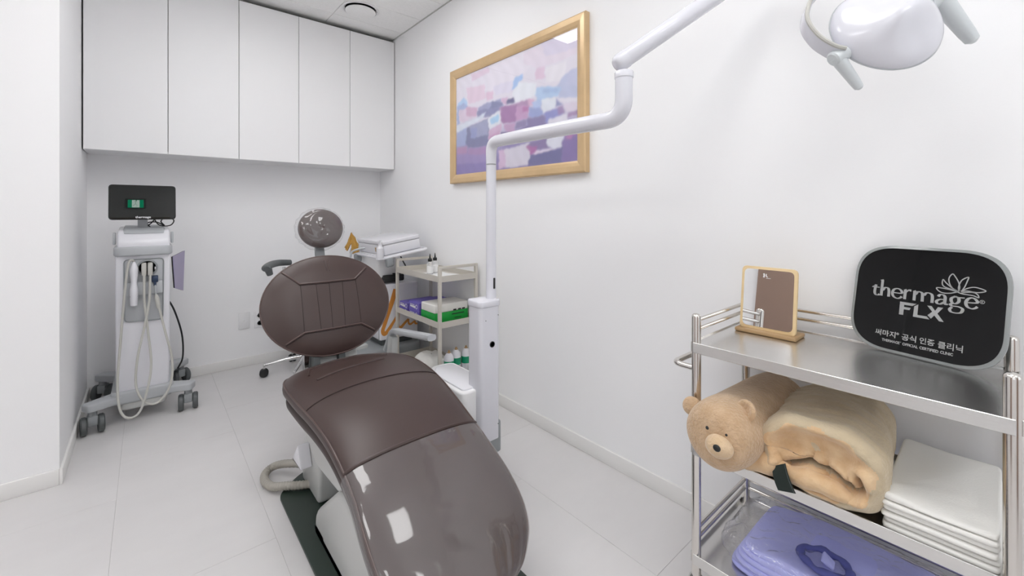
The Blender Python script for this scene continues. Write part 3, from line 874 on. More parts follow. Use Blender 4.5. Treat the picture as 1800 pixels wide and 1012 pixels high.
# lower shell of the cushion
def shell_pt(s, a, k=.955):
    c, n_ = seat_frame(s); h = hermite(s, HW) * k
    ang = 2 * pi * a; ca, sa = cos(ang), sin(ang)
    x = h * math.copysign(abs(ca) ** (2 / 4), ca); zz = .026 * math.copysign(abs(sa) ** (2 / 4), sa)
    return c + Vector((x, 0, 0)) + n_ * (zz - .088)
b_ = B(); V = grid(b_, lambda u, v: shell_pt(.01 + u * (SMAX - .04), v), 70, 40, cv=True)
b_.faces.new(V[0][::-1]); b_.faces.new(V[-1])
obj('seat_shell', b_, M['leather_dark'], ch, angle=50)
# piping around the upper edge
pth = [seat_pt(s_, .455, .001) for s_ in [SMAX * k / 60 for k in range(60)]] + [seat_pt(s_, .045, .001) for s_ in [SMAX * k / 60 for k in range(59, -1, -1)]]
obj('piping', tb(pth, .0035, 8), M['piping'], seat)
# cross seams: where the seat turns into the leg rest, and where the foot part starts
def seam(sl, name, m, r, off=.0012, xs=(-.985, .985), n=40, par=seat):
    pts = [seat_top(sl(x), x, off) for x in [xs[0] + (xs[1] - xs[0]) * k / n for k in range(n + 1)]]
    return obj(name, tb(pts, r, 8), m, par)
seam(lambda x: .375 + .035 * x * x, 'stitched_seam', M['seam'], .0018)
seam(lambda x: .735, 'foot_seam', M['leather'], .006)
# moulded outline in the seat
for pts in ([(-.60, .10), (-.30, .065), (.12, .055)], [(.12, .055), (.30, .06), (.62, .13)], [(-.62, .24), (-.20, .21), (.45, .19)], [(-.60, .10), (-.66, .17)]):
    P_ = [seat_top(s_, x_, .0008) for x_, s_ in [tuple(q) for q in smooth_path([(a, b2, 0) for a, b2 in pts], 8) and [(v.x, v.y) for v in smooth_path([(a, b2, 0) for a, b2 in pts], 8)]]]
    obj('moulded_fold', tb(P_, .0042, 8), M['leather'], seat)
# clear protective film over the foot part
def film_pt(u, v):
    s = .745 + u * (SMAX - .745 - .001); a = -.035 + v * .57
    wob = .0008 * sin(s * 11 + v * 7) + (.0030 * sin(v * 46 + s * 9) + .0016 * sin(v * 83)) * max(0, (u - .55) / .45) ** 1.5 + .0035 * math.exp(-((u - .10) / .05) ** 2) * sin(v * 21 + 2) * (v < .32)
    return seat_pt(s, a, .006 + wob)
b_ = B(); grid(b_, film_pt, 90, 90)
fo = obj('foot_film', b_, M['film'], ch, angle=180); fo['label'] = 'clear glossy plastic film stretched over the foot end'

# ---- backrest
rb = .356; BC = Vector((CX, 2.06, .718)); bu = Vector((0, sin(rb), cos(rb))); bn = Vector((0, -cos(rb), sin(rb)))
BA, BB = .285, .230
def back_surf(x, s, off=0.0):
    q = min(1, (x / BA) ** 2 + (s / BB) ** 2)
    crown = .030 * (1 - q ** 2.2)
    # shallow lumbar panel
    return BC + Vector((x, 0, 0)) + bu * s + bn * (crown + off - .006)
b_ = B(); NR, NA = 26, 72
def back_pt(u, v):
    ang = 2 * pi * v; rr_ = u
    x = BA * cos(ang) * rr_; s = BB * sin(ang) * rr_
    return back_surf(x, s)
rings = []
for i in range(1, NR + 1): rings.append([b_.verts.new(back_pt(math.sin(pi / 2 * i / NR), k / NA)) for k in range(NA)])
cv = b_.verts.new(back_surf(0, 0))
side = [(1.004, -.014), (1.006, -.028), (.995, -.042), (.96, -.056), (.88, -.066)]
for k_, o_ in side:
    rings.append([b_.verts.new(BC + Vector((BA * cos(2 * pi * k / NA) * k_, 0, 0)) + bu * (BB * sin(2 * pi * k / NA) * k_) + bn * o_) for k in range(NA)])
cb = b_.verts.new(BC + bn * -.07)
for k in range(NA): b_.faces.new((cv, rings[0][k], rings[0][(k + 1) % NA])); b_.faces.new((cb, rings[-1][(k + 1) % NA], rings[-1][k]))
for A_, C_ in zip(rings, rings[1:]):
    for k in range(NA): b_.faces.new((A_[k], A_[(k + 1) % NA], C_[(k + 1) % NA], C_[k]))
back = obj('backrest', b_, M['leather'], ch, angle=60)
pth = [BC + Vector((BA * 1.005 * cos(2 * pi * k / 90), 0, 0)) + bu * (BB * 1.005 * sin(2 * pi * k / 90)) + bn * -.008 for k in range(90)]
obj('piping', tb(pth, .0035, 8, closed=True), M['piping'], back)
def bline(name, pts, r, m, off=.0, sm=False):
    P_ = []
    for (x1, s1), (x2, s2) in zip(pts, pts[1:]):
        for k in range(12): P_.append(back_surf(x1 + (x2 - x1) * k / 12, s1 + (s2 - s1) * k / 12, off))
    P_.append(back_surf(*pts[-1], off))
    return obj(name, tb(P_, r, 8), m, back)
bline('welt', [(-.192, .166), (-.13, .101), (-.012, .099), (.119, .1), (.19, .157)], .0042, M['piping'], .001)
bline('welt', [(-.2, -.15), (-.127, -.115), (-.013, -.117), (.121, -.116), (.189, -.156)], .0042, M['piping'], .001)
bline('stitched_seam', [(-.190, .160), (-.128, .095), (-.012, .093), (.118, .094), (.188, .151)], .0022, M['seam'], .001)
bline('stitched_seam', [(-.2, -.156), (-.126, -.121), (-.013, -.123), (.121, -.122), (.189, -.162)], .0022, M['seam'], .001)
for a_, c_ in (((-.126, .095), (-.128, -.112)), ((-.061, .095), (-.059, -.113)), ((-.003, .095), (-.008, -.113)), ((.058, .095), (.048, -.113)), ((.122, .095), (.123, -.112))):
    bline('stitched_seam', [a_, c_], .0011, M['seam'], .0002)
for x_ in (-.006, .012):
    bline('moulded_fold', [(x_, .205), (x_ * .6, .150)], .0035, M['leather'], -.001)
# back shell
b_ = B(); ellipsoid(b_, (0, 0, 0), (.25, .195, .035), n=40, m=16)
Mb = Matrix(((1, 0, 0, 0), (0, bu.y, bn.y, 0), (0, bu.z, bn.z, 0), (0, 0, 0, 1)))
bmesh.ops.transform(b_, matrix=Matrix.Translation(BC + bn * -.068) @ Mb, verts=b_.verts[:])
obj('back_shell', b_, M['offwhite'], ch)
# ---- headrest
rh = .20; HC = Vector((CX, 2.19, 1.066)); hu = Vector((0, sin(rh), cos(rh))); hn = Vector((0, -cos(rh), sin(rh)))
def disc(C0, U_, N_, a, bb, prof, na=56):
    b = B(); rs = []
    for k_, o_ in prof:
        rs.append([b.verts.new(C0 + Vector((a * cos(2 * pi * k / na) * k_, 0, 0)) + U_ * (bb * sin(2 * pi * k / na) * k_) + N_ * o_) for k in range(na)])
    for A_, C_ in zip(rs, rs[1:]):
        for k in range(na): b.faces.new((A_[k], A_[(k + 1) % na], C_[(k + 1) % na], C_[k]))
    b.faces.new(rs[0][::-1]); b.faces.new(rs[-1])
    return b
hr = obj('headrest', disc(HC, hu, hn, .104, .096, [(.05, .020), (.4, .019), (.7, .016), (.88, .010), (.97, .002), (1.0, -.008), (1.0, -.022), (.96, -.034), (.85, -.045), (.1, -.05)]), M['leather'], ch, angle=60)
def hf(u, v):
    tab = [(0, (.05, .026)), (.25, (.55, .024)), (.45, (.86, .017)), (.55, (1.0, .005)), (.65, (1.09, -.012)), (.75, (1.12, -.035)), (.87, (1.06, -.055)), (1, (.80, -.060))]
    k_ = lerp(u, [(a, q[0]) for a, q in tab]); o_ = lerp(u, [(a, q[1]) for a, q in tab])
    ang = 2 * pi * v; wr = max(0, u - .5)
    k_ += wr * (.06 * sin(ang * 17) + .05 * sin(ang * 9 + 1)); o_ += wr * .02 * sin(ang * 23)
    if u < .5: o_ += .0015 * sin(ang * 3 + u * 20)
    return HC + Vector((.104 * cos(ang) * k_, 0, 0)) + hu * (.096 * sin(ang) * k_) + hn * o_
b_ = B(); grid(b_, hf, 40, 140, cv=True)
fo = obj('headrest_film', b_, M['film'], ch, angle=180); fo['label'] = 'wrinkled clear plastic cover pulled over the headrest'
b_ = B(); prism(b_, rpoly([(-.022, -.16), (.022, -.16), (.020, .02), (-.020, .02)], .004), -.012, .012, 'y', bev=.003)
bmesh.ops.transform(b_, matrix=Matrix.Translation((CX - .003, 2.225, .985)) @ Matrix.Rotation(-.25, 4, 'X'), verts=b_.verts[:])
obj('headrest_post', b_, M['midgrey'], ch)
# ---- back hinge: two dark arms and a pale plate
for x_ in (.555, .665):
    b_ = B(); prism(b_, rpoly([(1.955, .36), (2.01, .36), (2.07, .62), (2.03, .63)], .01), x_, x_ + .030, 'x', bev=.004)
    obj('hinge_arm', b_, M['darkgrey'], ch)
b_ = B(); prism(b_, rpoly([(1.99, .35), (2.03, .35), (2.08, .62), (2.055, .62)], .008), .56, .76, 'x', bev=.004)
obj('hinge_plate', b_, M['offwhite'], ch)
b_ = B(); prism(b_, rpoly([(2.02, .42), (2.05, .42), (2.05, .52), (2.02, .52)], .01), .525, .56, 'x', bev=.004)
obj('hinge_knob', b_, M['chrome'], ch)
# ---- armrest on the right
P_ = bend([(.985, 2.18, .40), (.99, 2.12, .515), (1.0, 1.735, .562)], .03, 6)
b_ = B(); prof = rpoly([(-.021, -.014), (.021, -.014), (.024, .006), (.014, .014), (-.014, .014), (-.024, .006)], .006, 2)
rs = []
for i, p in enumerate(P_):
    a_ = P_[max(i - 1, 0)]; c_ = P_[min(i + 1, len(P_) - 1)]; t_ = (c_ - a_).normalized(); sx = Vector((1, 0, 0)); n_ = sx.cross(t_).normalized()
    rs.append([b_.verts.new(p + sx * q[0] + n_ * q[1]) for q in prof])
for A_, C_ in zip(rs, rs[1:]):
    for k in range(len(prof)): b_.faces.new((A_[k], A_[(k + 1) % len(prof)], C_[(k + 1) % len(prof)], C_[k]))
b_.faces.new(rs[0][::-1]); b_.faces.new(rs[-1])
ar = obj('armrest', b_, M['grey'], ch)
b_ = B(); prism(b_, rpoly([(2.10, .25), (2.19, .25), (2.13, .49), (2.08, .49)], .01), .965, 1.0, 'x', bev=.006)
obj('armrest_support', b_, M['offwhite'], ar)
# ---- lifting arm body (white) and base
b_ = B(); prism(b_, rpoly([(1.225, .362), (1.37, .262), (1.60, .245), (1.70, .285), (1.88, .33), (1.92, .41), (1.60, .425), (1.40, .40)], .015), .455, .85, 'x', bev=.01, seg=3)
lf = obj('lifting_arm', b_, M['offwhite'], ch)
for (y_, z_) in ((1.655, .372), (1.30, .322)):
    obj('clip', bx(.449, .458, y_ - .012, y_ + .012, z_ - .008, z_ + .008, bev=.002), M['black'], lf)
b_ = B(); prism(b_, rpoly([(1.73, .012), (1.96, .012), (1.95, .16), (1.90, .24), (1.80, .30), (1.70, .30)], .02), .50, .80, 'x', bev=.015, seg=3)
obj('rear_pedestal', b_, M['offwhite'], ch)
b_ = B(); prism(b_, rpoly([(1.80, .13), (1.93, .125), (1.85, .215)], .012), .455, .50, 'x', bev=.006)
obj('pedal_guard', b_, M['white'], ch)
# grey front housing: sloping top, front face lower than the leg rest
b_ = B(); prism(b_, rpoly([(1.615, .012), (1.605, .085), (1.385, .262), (1.325, .278), (1.235, .262), (1.13, .205), (1.075, .15), (1.07, .012)], [.004, .03, .03, .02, .03, .03, .03, .004]), .452, .848, 'x', bev=.022, seg=4)
obj('front_housing', b_, M['offwhite'], ch)
b_ = B(); prism(b_, rpoly([(1.46, .22), (1.24, .36), (1.08, .28), (1.10, .16), (1.25, .2)], .02), .50, .80, 'x', bev=.01)
obj('bellows', b_, M['darkgrey'], ch)
# floor plate
b_ = B(); prism(b_, rpoly([(.40, .95), (.90, .95), (.90, 2.02), (.52, 2.02), (.40, 1.90)], [.03, .03, .06, .10, .03], 8), 0, .012, 'z', bev=.003)
pl = obj('floor_plate', b_, M['green_mat'], ch)
obj('plate_lug', bx(.452, .485, 1.50, 1.60, .012, .05, bev=.008), M['darkgrey'], pl)
b_ = B(); lathe(b_, [(.007, 0), (.007, .005), (.001, .007)], (.445, 1.955, .012), 14); obj('screw', b_, M['steel'], pl)
# ribbed hose on the floor
P_ = smooth_path([(.58, 1.84, .08), (.52, 1.92, .08), (.45, 2.05, .05), (.405, 2.09, .028), (.375, 2.05, .020), (.385, 1.97, .020), (.43, 1.91, .031), (.50, 1.865, .031), (.60, 1.83, .035)], 20)
N_ = len(P_); b_ = tb(P_, [.0155 + .0012 * sin(i * 2.1) for i in range(N_)], 14)
obj('ribbed_hose', b_, M['hose'], ch)
# white instrument side housing right of the seat
b_ = B(); prism(b_, rpoly([(.955, 1.42), (1.13, 1.42), (1.13, 1.76), (1.03, 1.78), (.955, 1.70)], .03, 5), .012, .415, 'z', bev=.008, seg=3)
sh = obj('side_housing', b_, M['white2'], ch)
b_ = B(); prism(b_, rpoly([(.975, 1.44), (1.11, 1.44), (1.11, 1.735), (1.035, 1.75), (.975, 1.68)], .02, 5), .410, .421, 'z', bev=.003)
obj('tray_top', b_, M['white'], sh)

# ================================================================ LAMP (column, arms, head)
lp = thing('dental_lamp', 'white surgical lamp on a square column with a long bent arm', 'lamp', (1.075, 1.434, 0))
b_ = B(); prism(b_, rpoly([(1.024, 1.388), (1.126, 1.388), (1.126, 1.482), (1.024, 1.482)], .02, 5), .20, .765, 'z')
cl = obj('column', b_, M['lampwhite'], lp)
b_ = B(); prism(b_, rpoly([(1.020, 1.384), (1.130, 1.384), (1.130, 1.486), (1.020, 1.486)], .022, 5), .752, .780, 'z', bev=.006, seg=3)
obj('column_cap', b_, M['lampwhite'], lp)
b_ = B(); lathe(b_, [(.0125, 0), (.0125, .0025), (.010, .003), (.009, .0), (.001, .0)], (1.083, 1.388, .598), 24, Matrix.Rotation(R(90), 3, 'X'))
obj('lock', b_, M['black'], cl)
for x_, z_ in ((1.05, .70), (1.115, .715), (1.115, .26)):
    b_ = B(); cyl(b_, (x_, 1.389, z_), (x_, 1.3865, z_), .002, 8); obj('screw', b_, M['darkgrey'], cl)
b_ = B(); prism(b_, rpoly([(.955, 1.40), (1.145, 1.40), (1.145, 1.50), (.955, 1.50)], .015, 4), .13, .262, 'z', bev=.008, seg=3)
obj('bracket', b_, M['midgrey'], lp)
b_ = B(); cyl(b_, (1.075, 1.45, 0), (1.075, 1.45, .14), .03); lathe(b_, [(.05, 0), (.05, .008), (.03, .012)], (1.075, 1.45, 0))
obj('foot', b_, M['midgrey'], lp)
b_ = B(); cyl(b_, (1.109, 1.428, .775), (1.109, 1.428, 1.345), .0215, 28)
po = obj('pole', b_, M['lampwhite'], lp)
obj('slot', bx(1.104, 1.114, 1.4045, 1.41, .822, .868, bev=.002), M['ink'], po)
b_ = B(); cyl(b_, (1.109, 1.428, 1.344), (1.109, 1.428, 1.349), .022, 28); obj('joint_ring', b_, M['midgrey'], po)
P_ = bend([(1.109, 1.428, 1.348), (1.109, 1.428, 1.437), (1.109, .765, 1.435), (1.109, .765, 1.57)], .09, 10)
P_ = bend([(1.109, 1.428, 1.348), (1.109, 1.428, 1.442), (1.109, 1.20, 1.442)], .075, 10)[:-1] + bend([(1.109, 1.20, 1.442), (1.109, .765, 1.436), (1.109, .765, 1.565)], .10, 12)
Lc = [0]
for a_, c_ in zip(P_, P_[1:]): Lc.append(Lc[-1] + (c_ - a_).length)
rad = [lerp(l, [(0, .0215), (.08, .0235), (.20, .0265), (Lc[-1], .0265)]) for l in Lc]
obj('lower_arm', tb(P_, rad, 28), M['lampwhite'], lp)
b_ = B(); lathe(b_, [(.027, 0), (.0285, .002), (.0285, .018), (.026, .022), (.01, .022)], (1.109, .765, 1.555), 28)
obj('joint_collar', b_, M['lampwhite'], lp)
b_ = B(); box(b_, 1.098, 1.120, .757, .773, 1.57, 1.61, bev=.003); obj('joint_fork', b_, M['steel'], lp)
ua = Vector((1.096, .772, 1.603)); ue = Vector((1.42, .535, 1.885))
du = (ue - ua).normalized()
b_ = B(); tube(b_, [ua, ua + du * .004, ua + du * .012, ue - du * .01, ue], [.018, .0235, .0265, .0265, .02], 28)
obj('spring_arm', b_, M['lampwhite'], lp)
b_ = B(); tube(b_, [ua - du * .018, ua - du * .015, ua - du * .008, ua + du * .002, ua + du * .024], [.010, .018, .0245, .0275, .0280], 28); obj('arm_cap', b_, M['lampwhite'], lp)
LC = Vector((1.247, .178, 1.556))      # lamp head centre
# drop arm from the spring arm to the yoke
b_ = tb(bend([ue, (1.45, .50, 1.93), (1.33, .26, 1.93), (1.24, .235, 1.80), (1.235, .235, 1.74)], .05, 8), .020, 20)
obj('drop_arm', b_, M['lampwhite'], lp)
# head axes: ex along camera-right in the ground plane, ey depth, ez up; rolled so that the yoke axis runs lower left to upper right
ex = Vector((cos(R(40.64)), -sin(R(40.64)), 0)); ey = Vector((sin(R(40.64)), cos(R(40.64)), 0)); ez = Vector((0, 0, 1))
roll = R(31)
hx = ex * cos(roll) + ez * sin(roll); hz = -ex * sin(roll) + ez * cos(roll)
tilt = R(22)
hy = (ey * cos(tilt) - hz * sin(tilt)); hz2 = (hz * cos(tilt) + ey * sin(tilt))
MH = Matrix((hx, hy, hz2)).transposed().to_4x4(); MH.translation = LC
def head_pt(u, v):
    th = pi * u; ph = 2 * pi * v
    x = .104 * sin(th) * cos(ph); z = .107 * sin(th) * sin(ph); y = -.048 * cos(th)
    if y < 0:   # raised lobe on the back shell
        y -= .030 * math.exp(-((z + .012) / .038) ** 2) * max(0, 1 - (x / .107) ** 2) * (sin(pi / 2 + th) if th < pi / 2 else 0)
    else: y *= .55
    return Vector((x, y, z))
b_ = B(); grid(b_, lambda u, v: head_pt(.002 + u * .996, v), 48, 72, cv=True)
bmesh.ops.remove_doubles(b_, verts=b_.verts[:], dist=.0008)
bmesh.ops.transform(b_, matrix=MH, verts=b_.verts[:])
he = obj('lamp_head', b_, M['lampwhite'], lp, angle=180)
b_ = tb([MH @ Vector((.1045 * cos(2 * pi * k / 72), .002, .1075 * sin(2 * pi * k / 72))) for k in range(72)], .0018, 8, closed=True)
obj('seam_ring', b_, M['grey'], he)
b_ = B(); lathe(b_, [(.001, .0), (.075, .0), (.075, .004), (.001, .006)], (0, 0, 0), 40, Matrix.Rotation(R(-90), 3, 'X'))
bmesh.ops.transform(b_, matrix=MH @ Matrix.Translation((0, .028, 0)), verts=b_.verts[:])
obj('lens', b_, M['acrylic'], he)
# yoke: flat curved band around the head, from hub to hub
yk = [(-.110, 0, 0), (-.122, 0, .020), (-.128, .0, .062), (-.112, .0, .112), (-.06, .0, .150), (.0, .0, .160), (.06, .0, .150), (.112, .0, .112), (.130, .0, .062), (.124, 0, .02), (.108, 0, 0)]
P_ = smooth_path(yk, 8)
b_ = B(); rs = []
for i, p in enumerate(P_):
    a_ = P_[max(i - 1, 0)]; c_ = P_[min(i + 1, len(P_) - 1)]; t_ = (c_ - a_).normalized(); n_ = Vector((-t_.z, 0, t_.x))
    k_ = .7 + .5 * min(1, abs(i - len(P_) / 2) / (len(P_) / 2))
    rs.append([b_.verts.new(MH @ (p + n_ * q[1] + Vector((0, q[0] * k_, 0)))) for q in rpoly([(-.018, -.0045), (.018, -.0045), (.018, .0045), (-.018, .0045)], .003, 2)])
for A_, C_ in zip(rs, rs[1:]):
    for k in range(len(A_)): b_.faces.new((A_[k], A_[(k + 1) % len(A_)], C_[(k + 1) % len(A_)], C_[k]))
b_.faces.new(rs[0][::-1]); b_.faces.new(rs[-1])
obj('yoke', b_, M['lampwhite'], lp, angle=50)
b_ = tb([MH @ (Vector(p) + Vector((0, -.012, 0))) for p in smooth_path([(q[0] * 1.012, q[1] - .008, q[2] * 1.02) for q in yk], 8)], .0045, 8)
obj('yoke_edge', b_, M['cable'], lp)
b_ = tb([Vector((1.235, .235, 1.75)), MH @ Vector((0, 0, .155))], .018, 16); obj('yoke_stem', b_, M['lampwhite'], lp)
for sx, ln_, tipd in ((-1, .088, (.052, 0, -.070)), (1, .130, (.078, 0, -.098))):
    p0 = MH @ Vector((sx * .104, 0, 0)); p1 = MH @ Vector((sx * (.136 if sx < 0 else .160), 0, 0))
    b_ = B(); tube(b_, [p0, p0 + (p1 - p0) * .9, p1], [q * (1.0 if sx < 0 else 1.25) for q in (.017, .0165, .013)], 20)
    hb = obj('hub', b_, M['palegrey'], lp)
    dv = (ex * tipd[0] + ez * tipd[2]).normalized()
    b_ = B(); q0 = p0 + (p1 - p0) * .62
    tube(b_, [q0, q0 + dv * ln_ * .2, q0 + dv * ln_ * .8, q0 + dv * ln_ * .95, q0 + dv * ln_], [q * (1.0 if sx < 0 else 1.45) for q in (.014, .0135, .0105, .009, .004)], 20)
    obj('grip', b_, M['palegrey'], hb)

# ================================================================ STOOL BEHIND THE CHAIR
st = thing('doctor_stool', 'chrome five-star stool with curved dark grey arm support, behind the brown backrest', 'stool', (.87, 3.30, 0))
b_ = B(); lathe(b_, [(.035, .07), (.04, .09), (.028, .13), (.026, .28), (.016, .28), (.016, .44)], (.87, 3.30, 0), 20)
obj('gas_post', b_, M['chrome'], st)
b_ = B(); lathe(b_, [(.05, .44), (.17, .45), (.185, .475), (.18, .505), (.15, .52), (.001, .522)], (.87, 3.30, 0), 40)
obj('seat', b_, M['darkgrey'], st)
for k in range(5):
    a_ = R(168 + 72 * k); cx_, cy_ = .87 + .262 * cos(a_), 3.30 + .262 * sin(a_)
    b_ = B(); tube(b_, [(.87, 3.30, .105), (.87 + .13 * cos(a_), 3.30 + .13 * sin(a_), .10), (cx_, cy_, .082)], [.018, .014, .010], 12)
    tube(b_, [(cx_, cy_, .085), (cx_, cy_, .055)], .007, 10)
    lg = obj('star_leg', b_, M['chrome'], st)
    for s_ in (-1, 1):
        b_ = B(); lathe(b_, [(.008, -.008), (.024, -.009), (.028, -.004), (.028, .004), (.024, .009), (.008, .008)], (cx_ + s_ * .013 * -sin(a_), cy_ + s_ * .013 * cos(a_), .028), 22, Matrix.Rotation(a_, 3, 'Z') @ Matrix.Rotation(R(90), 3, 'X'))
        obj('wheel', b_, M['black'], lg)
b_ = tb(bend([(.80, 3.40, .46), (.76, 3.45, .48), (.76, 3.45, .74)], .04), .012, 12); obj('arm_post', b_, M['chrome'], st)
P_ = smooth_path([(.80, 3.44, .770), (.72, 3.42, .775), (.655, 3.34, .775), (.605, 3.235, .768), (.60, 3.19, .762)], 8)
b_ = B(); tube(b_, P_, [.016 + .014 * math.sin(pi * min(1, k / (len(P_) - 1) * .8 + .15)) ** .5 for k in range(len(P_))], 16, flat=.8)
obj('arm_support', b_, M['darkgrey'], st)
b_ = B(); tube(b_, [(.61, 3.21, .765), (.625, 3.22, .722)], [.024, .019], 12); obj('end_pad', b_, M['darkgrey'], st)

# ================================================================ WHITE MACHINE IN THE CORNER
ms = thing('corner_machine', 'white machine cabinet with orange script print, grey base and tray on top', 'device', (1.35, 3.05, 0))
b_ = B(); box(b_, 1.211, 1.50, 2.80, 3.25, .255, .640, bev=.012, seg=3); cb_ = obj('cabinet', b_, M['white'], ms)
b_ = B(); box(b_, 1.2085, 1.214, 2.80, 3.2, .27, .63); obj('side_seam', bx(1.2095, 1.2135, 2.812, 2.822, .258, .632), M['midgrey'], cb_)
I4_ = Matrix.Translation((0, 2.7990, 0)) @ Matrix.Rotation(R(90), 4, 'X')
b_ = B()
for pts, wd in (([(1.325, .60), (1.301, .527), (1.272, .448), (1.243, .366), (1.230, .325), (1.240, .302), (1.262, .312), (1.297, .357), (1.327, .40), (1.36, .46)], [.036, .034, .030, .026, .030, .026, .018, .016]),
                ([(1.345, .45), (1.343, .40), (1.340, .355), (1.350, .325), (1.368, .328), (1.395, .352), (1.423, .375)], [.018, .024, .022, .02, .016]),
                ([(1.423, .375), (1.424, .345), (1.440, .335), (1.470, .350), (1.476, .335), (1.494, .330)], [.013, .014, .014, .012])):
    stroke(b_, pts, wd, I4_)
obj('script_print', b_, M['orange'], cb_, smooth=False)
b_ = B(); prism(b_, rpoly([(1.02, 2.76), (1.50, 2.76), (1.53, 2.85), (1.53, 3.35), (1.02, 3.35), (.95, 3.1)], .05, 5), .10, .21, 'z', bev=.02, seg=3)
bs_ = obj('base', b_, M['midgrey'], ms)
b_ = B(); box(b_, 1.24, 1.47, 2.84, 3.22, .20, .26); obj('riser', b_, M['darkgrey'], bs_)
for x_, y_ in ((1.06, 2.86), (1.48, 2.86), (1.06, 3.28), (1.48, 3.28)):
    b_ = B(); lathe(b_, [(.01, -.016), (.042, -.018), (.05, -.010), (.05, .010), (.042, .018), (.01, .016)], (x_, y_, .05), 22, Matrix.Rotation(R(90), 3, 'Y')); obj('wheel', b_, M['black'], bs_)
    b_ = B(); box(b_, x_ - .02, x_ + .02, y_ - .02, y_ + .02, .05, .11, bev=.006); obj('castor_fork', b_, M['darkgrey'], bs_)
b_ = B(); box(b_, 1.05, 1.155, 2.86, 3.02, .19, .235, bev=.01); obj('pedal', b_, M['offwhite'], bs_)
b_ = B(); box(b_, 1.22, 1.36, 2.86, 3.18, .64, .845, bev=.008); obj('upper_housing', b_, M['white2'], ms)
# tilted tray with tube rail and flat console
TM = Matrix.Translation((1.222, 2.75, .845)) @ Matrix.Rotation(-.150, 4, 'Y')
def tl(bm, m=TM):
    bmesh.ops.transform(bm, matrix=m, verts=bm.verts[:]); return bm
b_ = B(); box(b_, -.012, .285, -.012, .50, -.018, -.004, bev=.004); tr_ = obj('tray', tl(b_), M['white'], ms)
b_ = tb(bend([(-.03, .50, -.012), (-.03, -.035, -.012), (.31, -.035, -.012), (.31, .50, -.012)], .035, 8), .010, 14); obj('rail', tl(b_), M['white'], tr_)
for (x_, y_) in ((.012, -.035), (-.03, .42)):
    b_ = B(); box(b_, x_ - .028, x_ + .028, y_ - .016, y_ + .016, -.075, -.012, bev=.012, seg=3); obj('clamp', tl(b_), M['midgrey'], tr_)
b_ = B(); box(b_, .0, .275, 0, .46, .0, .068, bev=.007, seg=3); cn = obj('console', tl(b_), M['white'], ms)
b_ = B(); box(b_, -.003, .278, -.003, .463, .070, .098, bev=.008, seg=3); obj('lid', tl(b_), M['white'], cn)
b_ = B(); box(b_, -.0015, .0, .10, .145, .018, .048); obj('display', tl(b_), M['bamboo_dark'], cn)
b_ = B(); box(b_, -.0015, .0, .055, .075, .018, .048); obj('label_print', tl(b_), M['darkgrey'], cn)
b_ = tb(bend([(-.005, .40, .03), (-.07, .40, .035), (-.10, .34, .02)], .02), .013, 12); obj('side_knob', tl(b_), M['grey'], cn)
# pump bottle standing on the tray corner
pb = thing('pump_bottle', 'small white pump bottle at the front corner of the white console tray', 'bottle', (1.172, 2.72, .822))
b_ = B(); lathe(b_, [(.001, 0), (.023, .001), (.024, .006), (.024, .068), (.014, .080), (.012, .09)], (1.172, 2.712, .834), 20); bb_ = obj('bottle', b_, M['white'], pb)
b_ = B(); lathe(b_, [(.013, .088), (.013, .10), (.004, .102), (.004, .115), (.010, .116), (.010, .122)], (1.172, 2.712, .834), 16); tube(b_, [(1.172, 2.712, .952), (1.150, 2.70, .950)], .0035, 8); obj('pump', b_, M['white'], bb_)
obj('base_disc', bx(1.150, 1.196, 2.692, 2.734, .824, .835, bev=.003), M['white'], pb)
# kraft paper bag folded over the rail
kb = thing('paper_bag', 'crumpled brown kraft paper bag clipped at the left end of the console tray', 'bag', (1.05, 2.82, .86))
def kf(q, th=.012):
    def f(u, v):
        a = Vector(q[0]) * (1 - u) + Vector(q[1]) * u; c = Vector(q[3]) * (1 - u) + Vector(q[2]) * u
        p = a * (1 - v) + c * v
        return p + Vector((sin(u * 9 + v * 4), cos(u * 7 + v * 11), 0)) * .003
    return f
def slab(f, n, d, nu=10, nv=10):
    b = B(); A_ = grid(b, f, nu, nv); C_ = grid(b, lambda u, v: f(u, v) + Vector(d), nu, nv)
    for r1, r2 in ((A_[0], C_[0]), (A_[-1], C_[-1]), ([x[0] for x in A_], [x[0] for x in C_]), ([x[-1] for x in A_], [x[-1] for x in C_])):
        for k in range(len(r1) - 1): b.faces.new((r1[k], r1[k + 1], r2[k + 1], r2[k]))
    return b
obj('front_fold', slab(kf([(.983, 2.835, .91), (.995, 2.83, .885), (1.033, 2.815, .955), (1.020, 2.82, 1.005)]), None, (.01, .012, 0)), M['kraft'], kb)
obj('body', slab(kf([(1.018, 2.825, .862), (1.065, 2.80, .878), (1.058, 2.80, .93), (1.022, 2.818, 1.008)]), None, (.01, .015, 0)), M['kraft'], kb)
obj('clip', tb(bend([(1.01, 2.80, .845), (1.012, 2.79, .885), (1.05, 2.77, .90), (1.09, 2.76, .905)], .02), .007, 10), M['grey'], kb)
# black headset of cables on the cabinet
bc = thing('cable_coil', 'small heap of coiled black cable on top of the white cabinet with orange print', 'cable', (1.28, 2.83, .64))
P_ = [(1.30 + .055 * cos(q * .55) + .004 * sin(q * 2), 2.83 + .022 * sin(q * .55), .648 + q * .0009) for q in range(60)]
obj('coil', tb(P_, .0065, 8), M['black'], bc)
obj('plug', bx(1.33, 1.40, 2.815, 2.85, .652, .70, bev=.01), M['black'], bc)
obj('lead', tb(smooth_path([(1.35, 2.83, .69), (1.40, 2.80, .74), (1.43, 2.9, .78), (1.44, 3.0, .84)], 6), .005, 8), M['black'], bc)

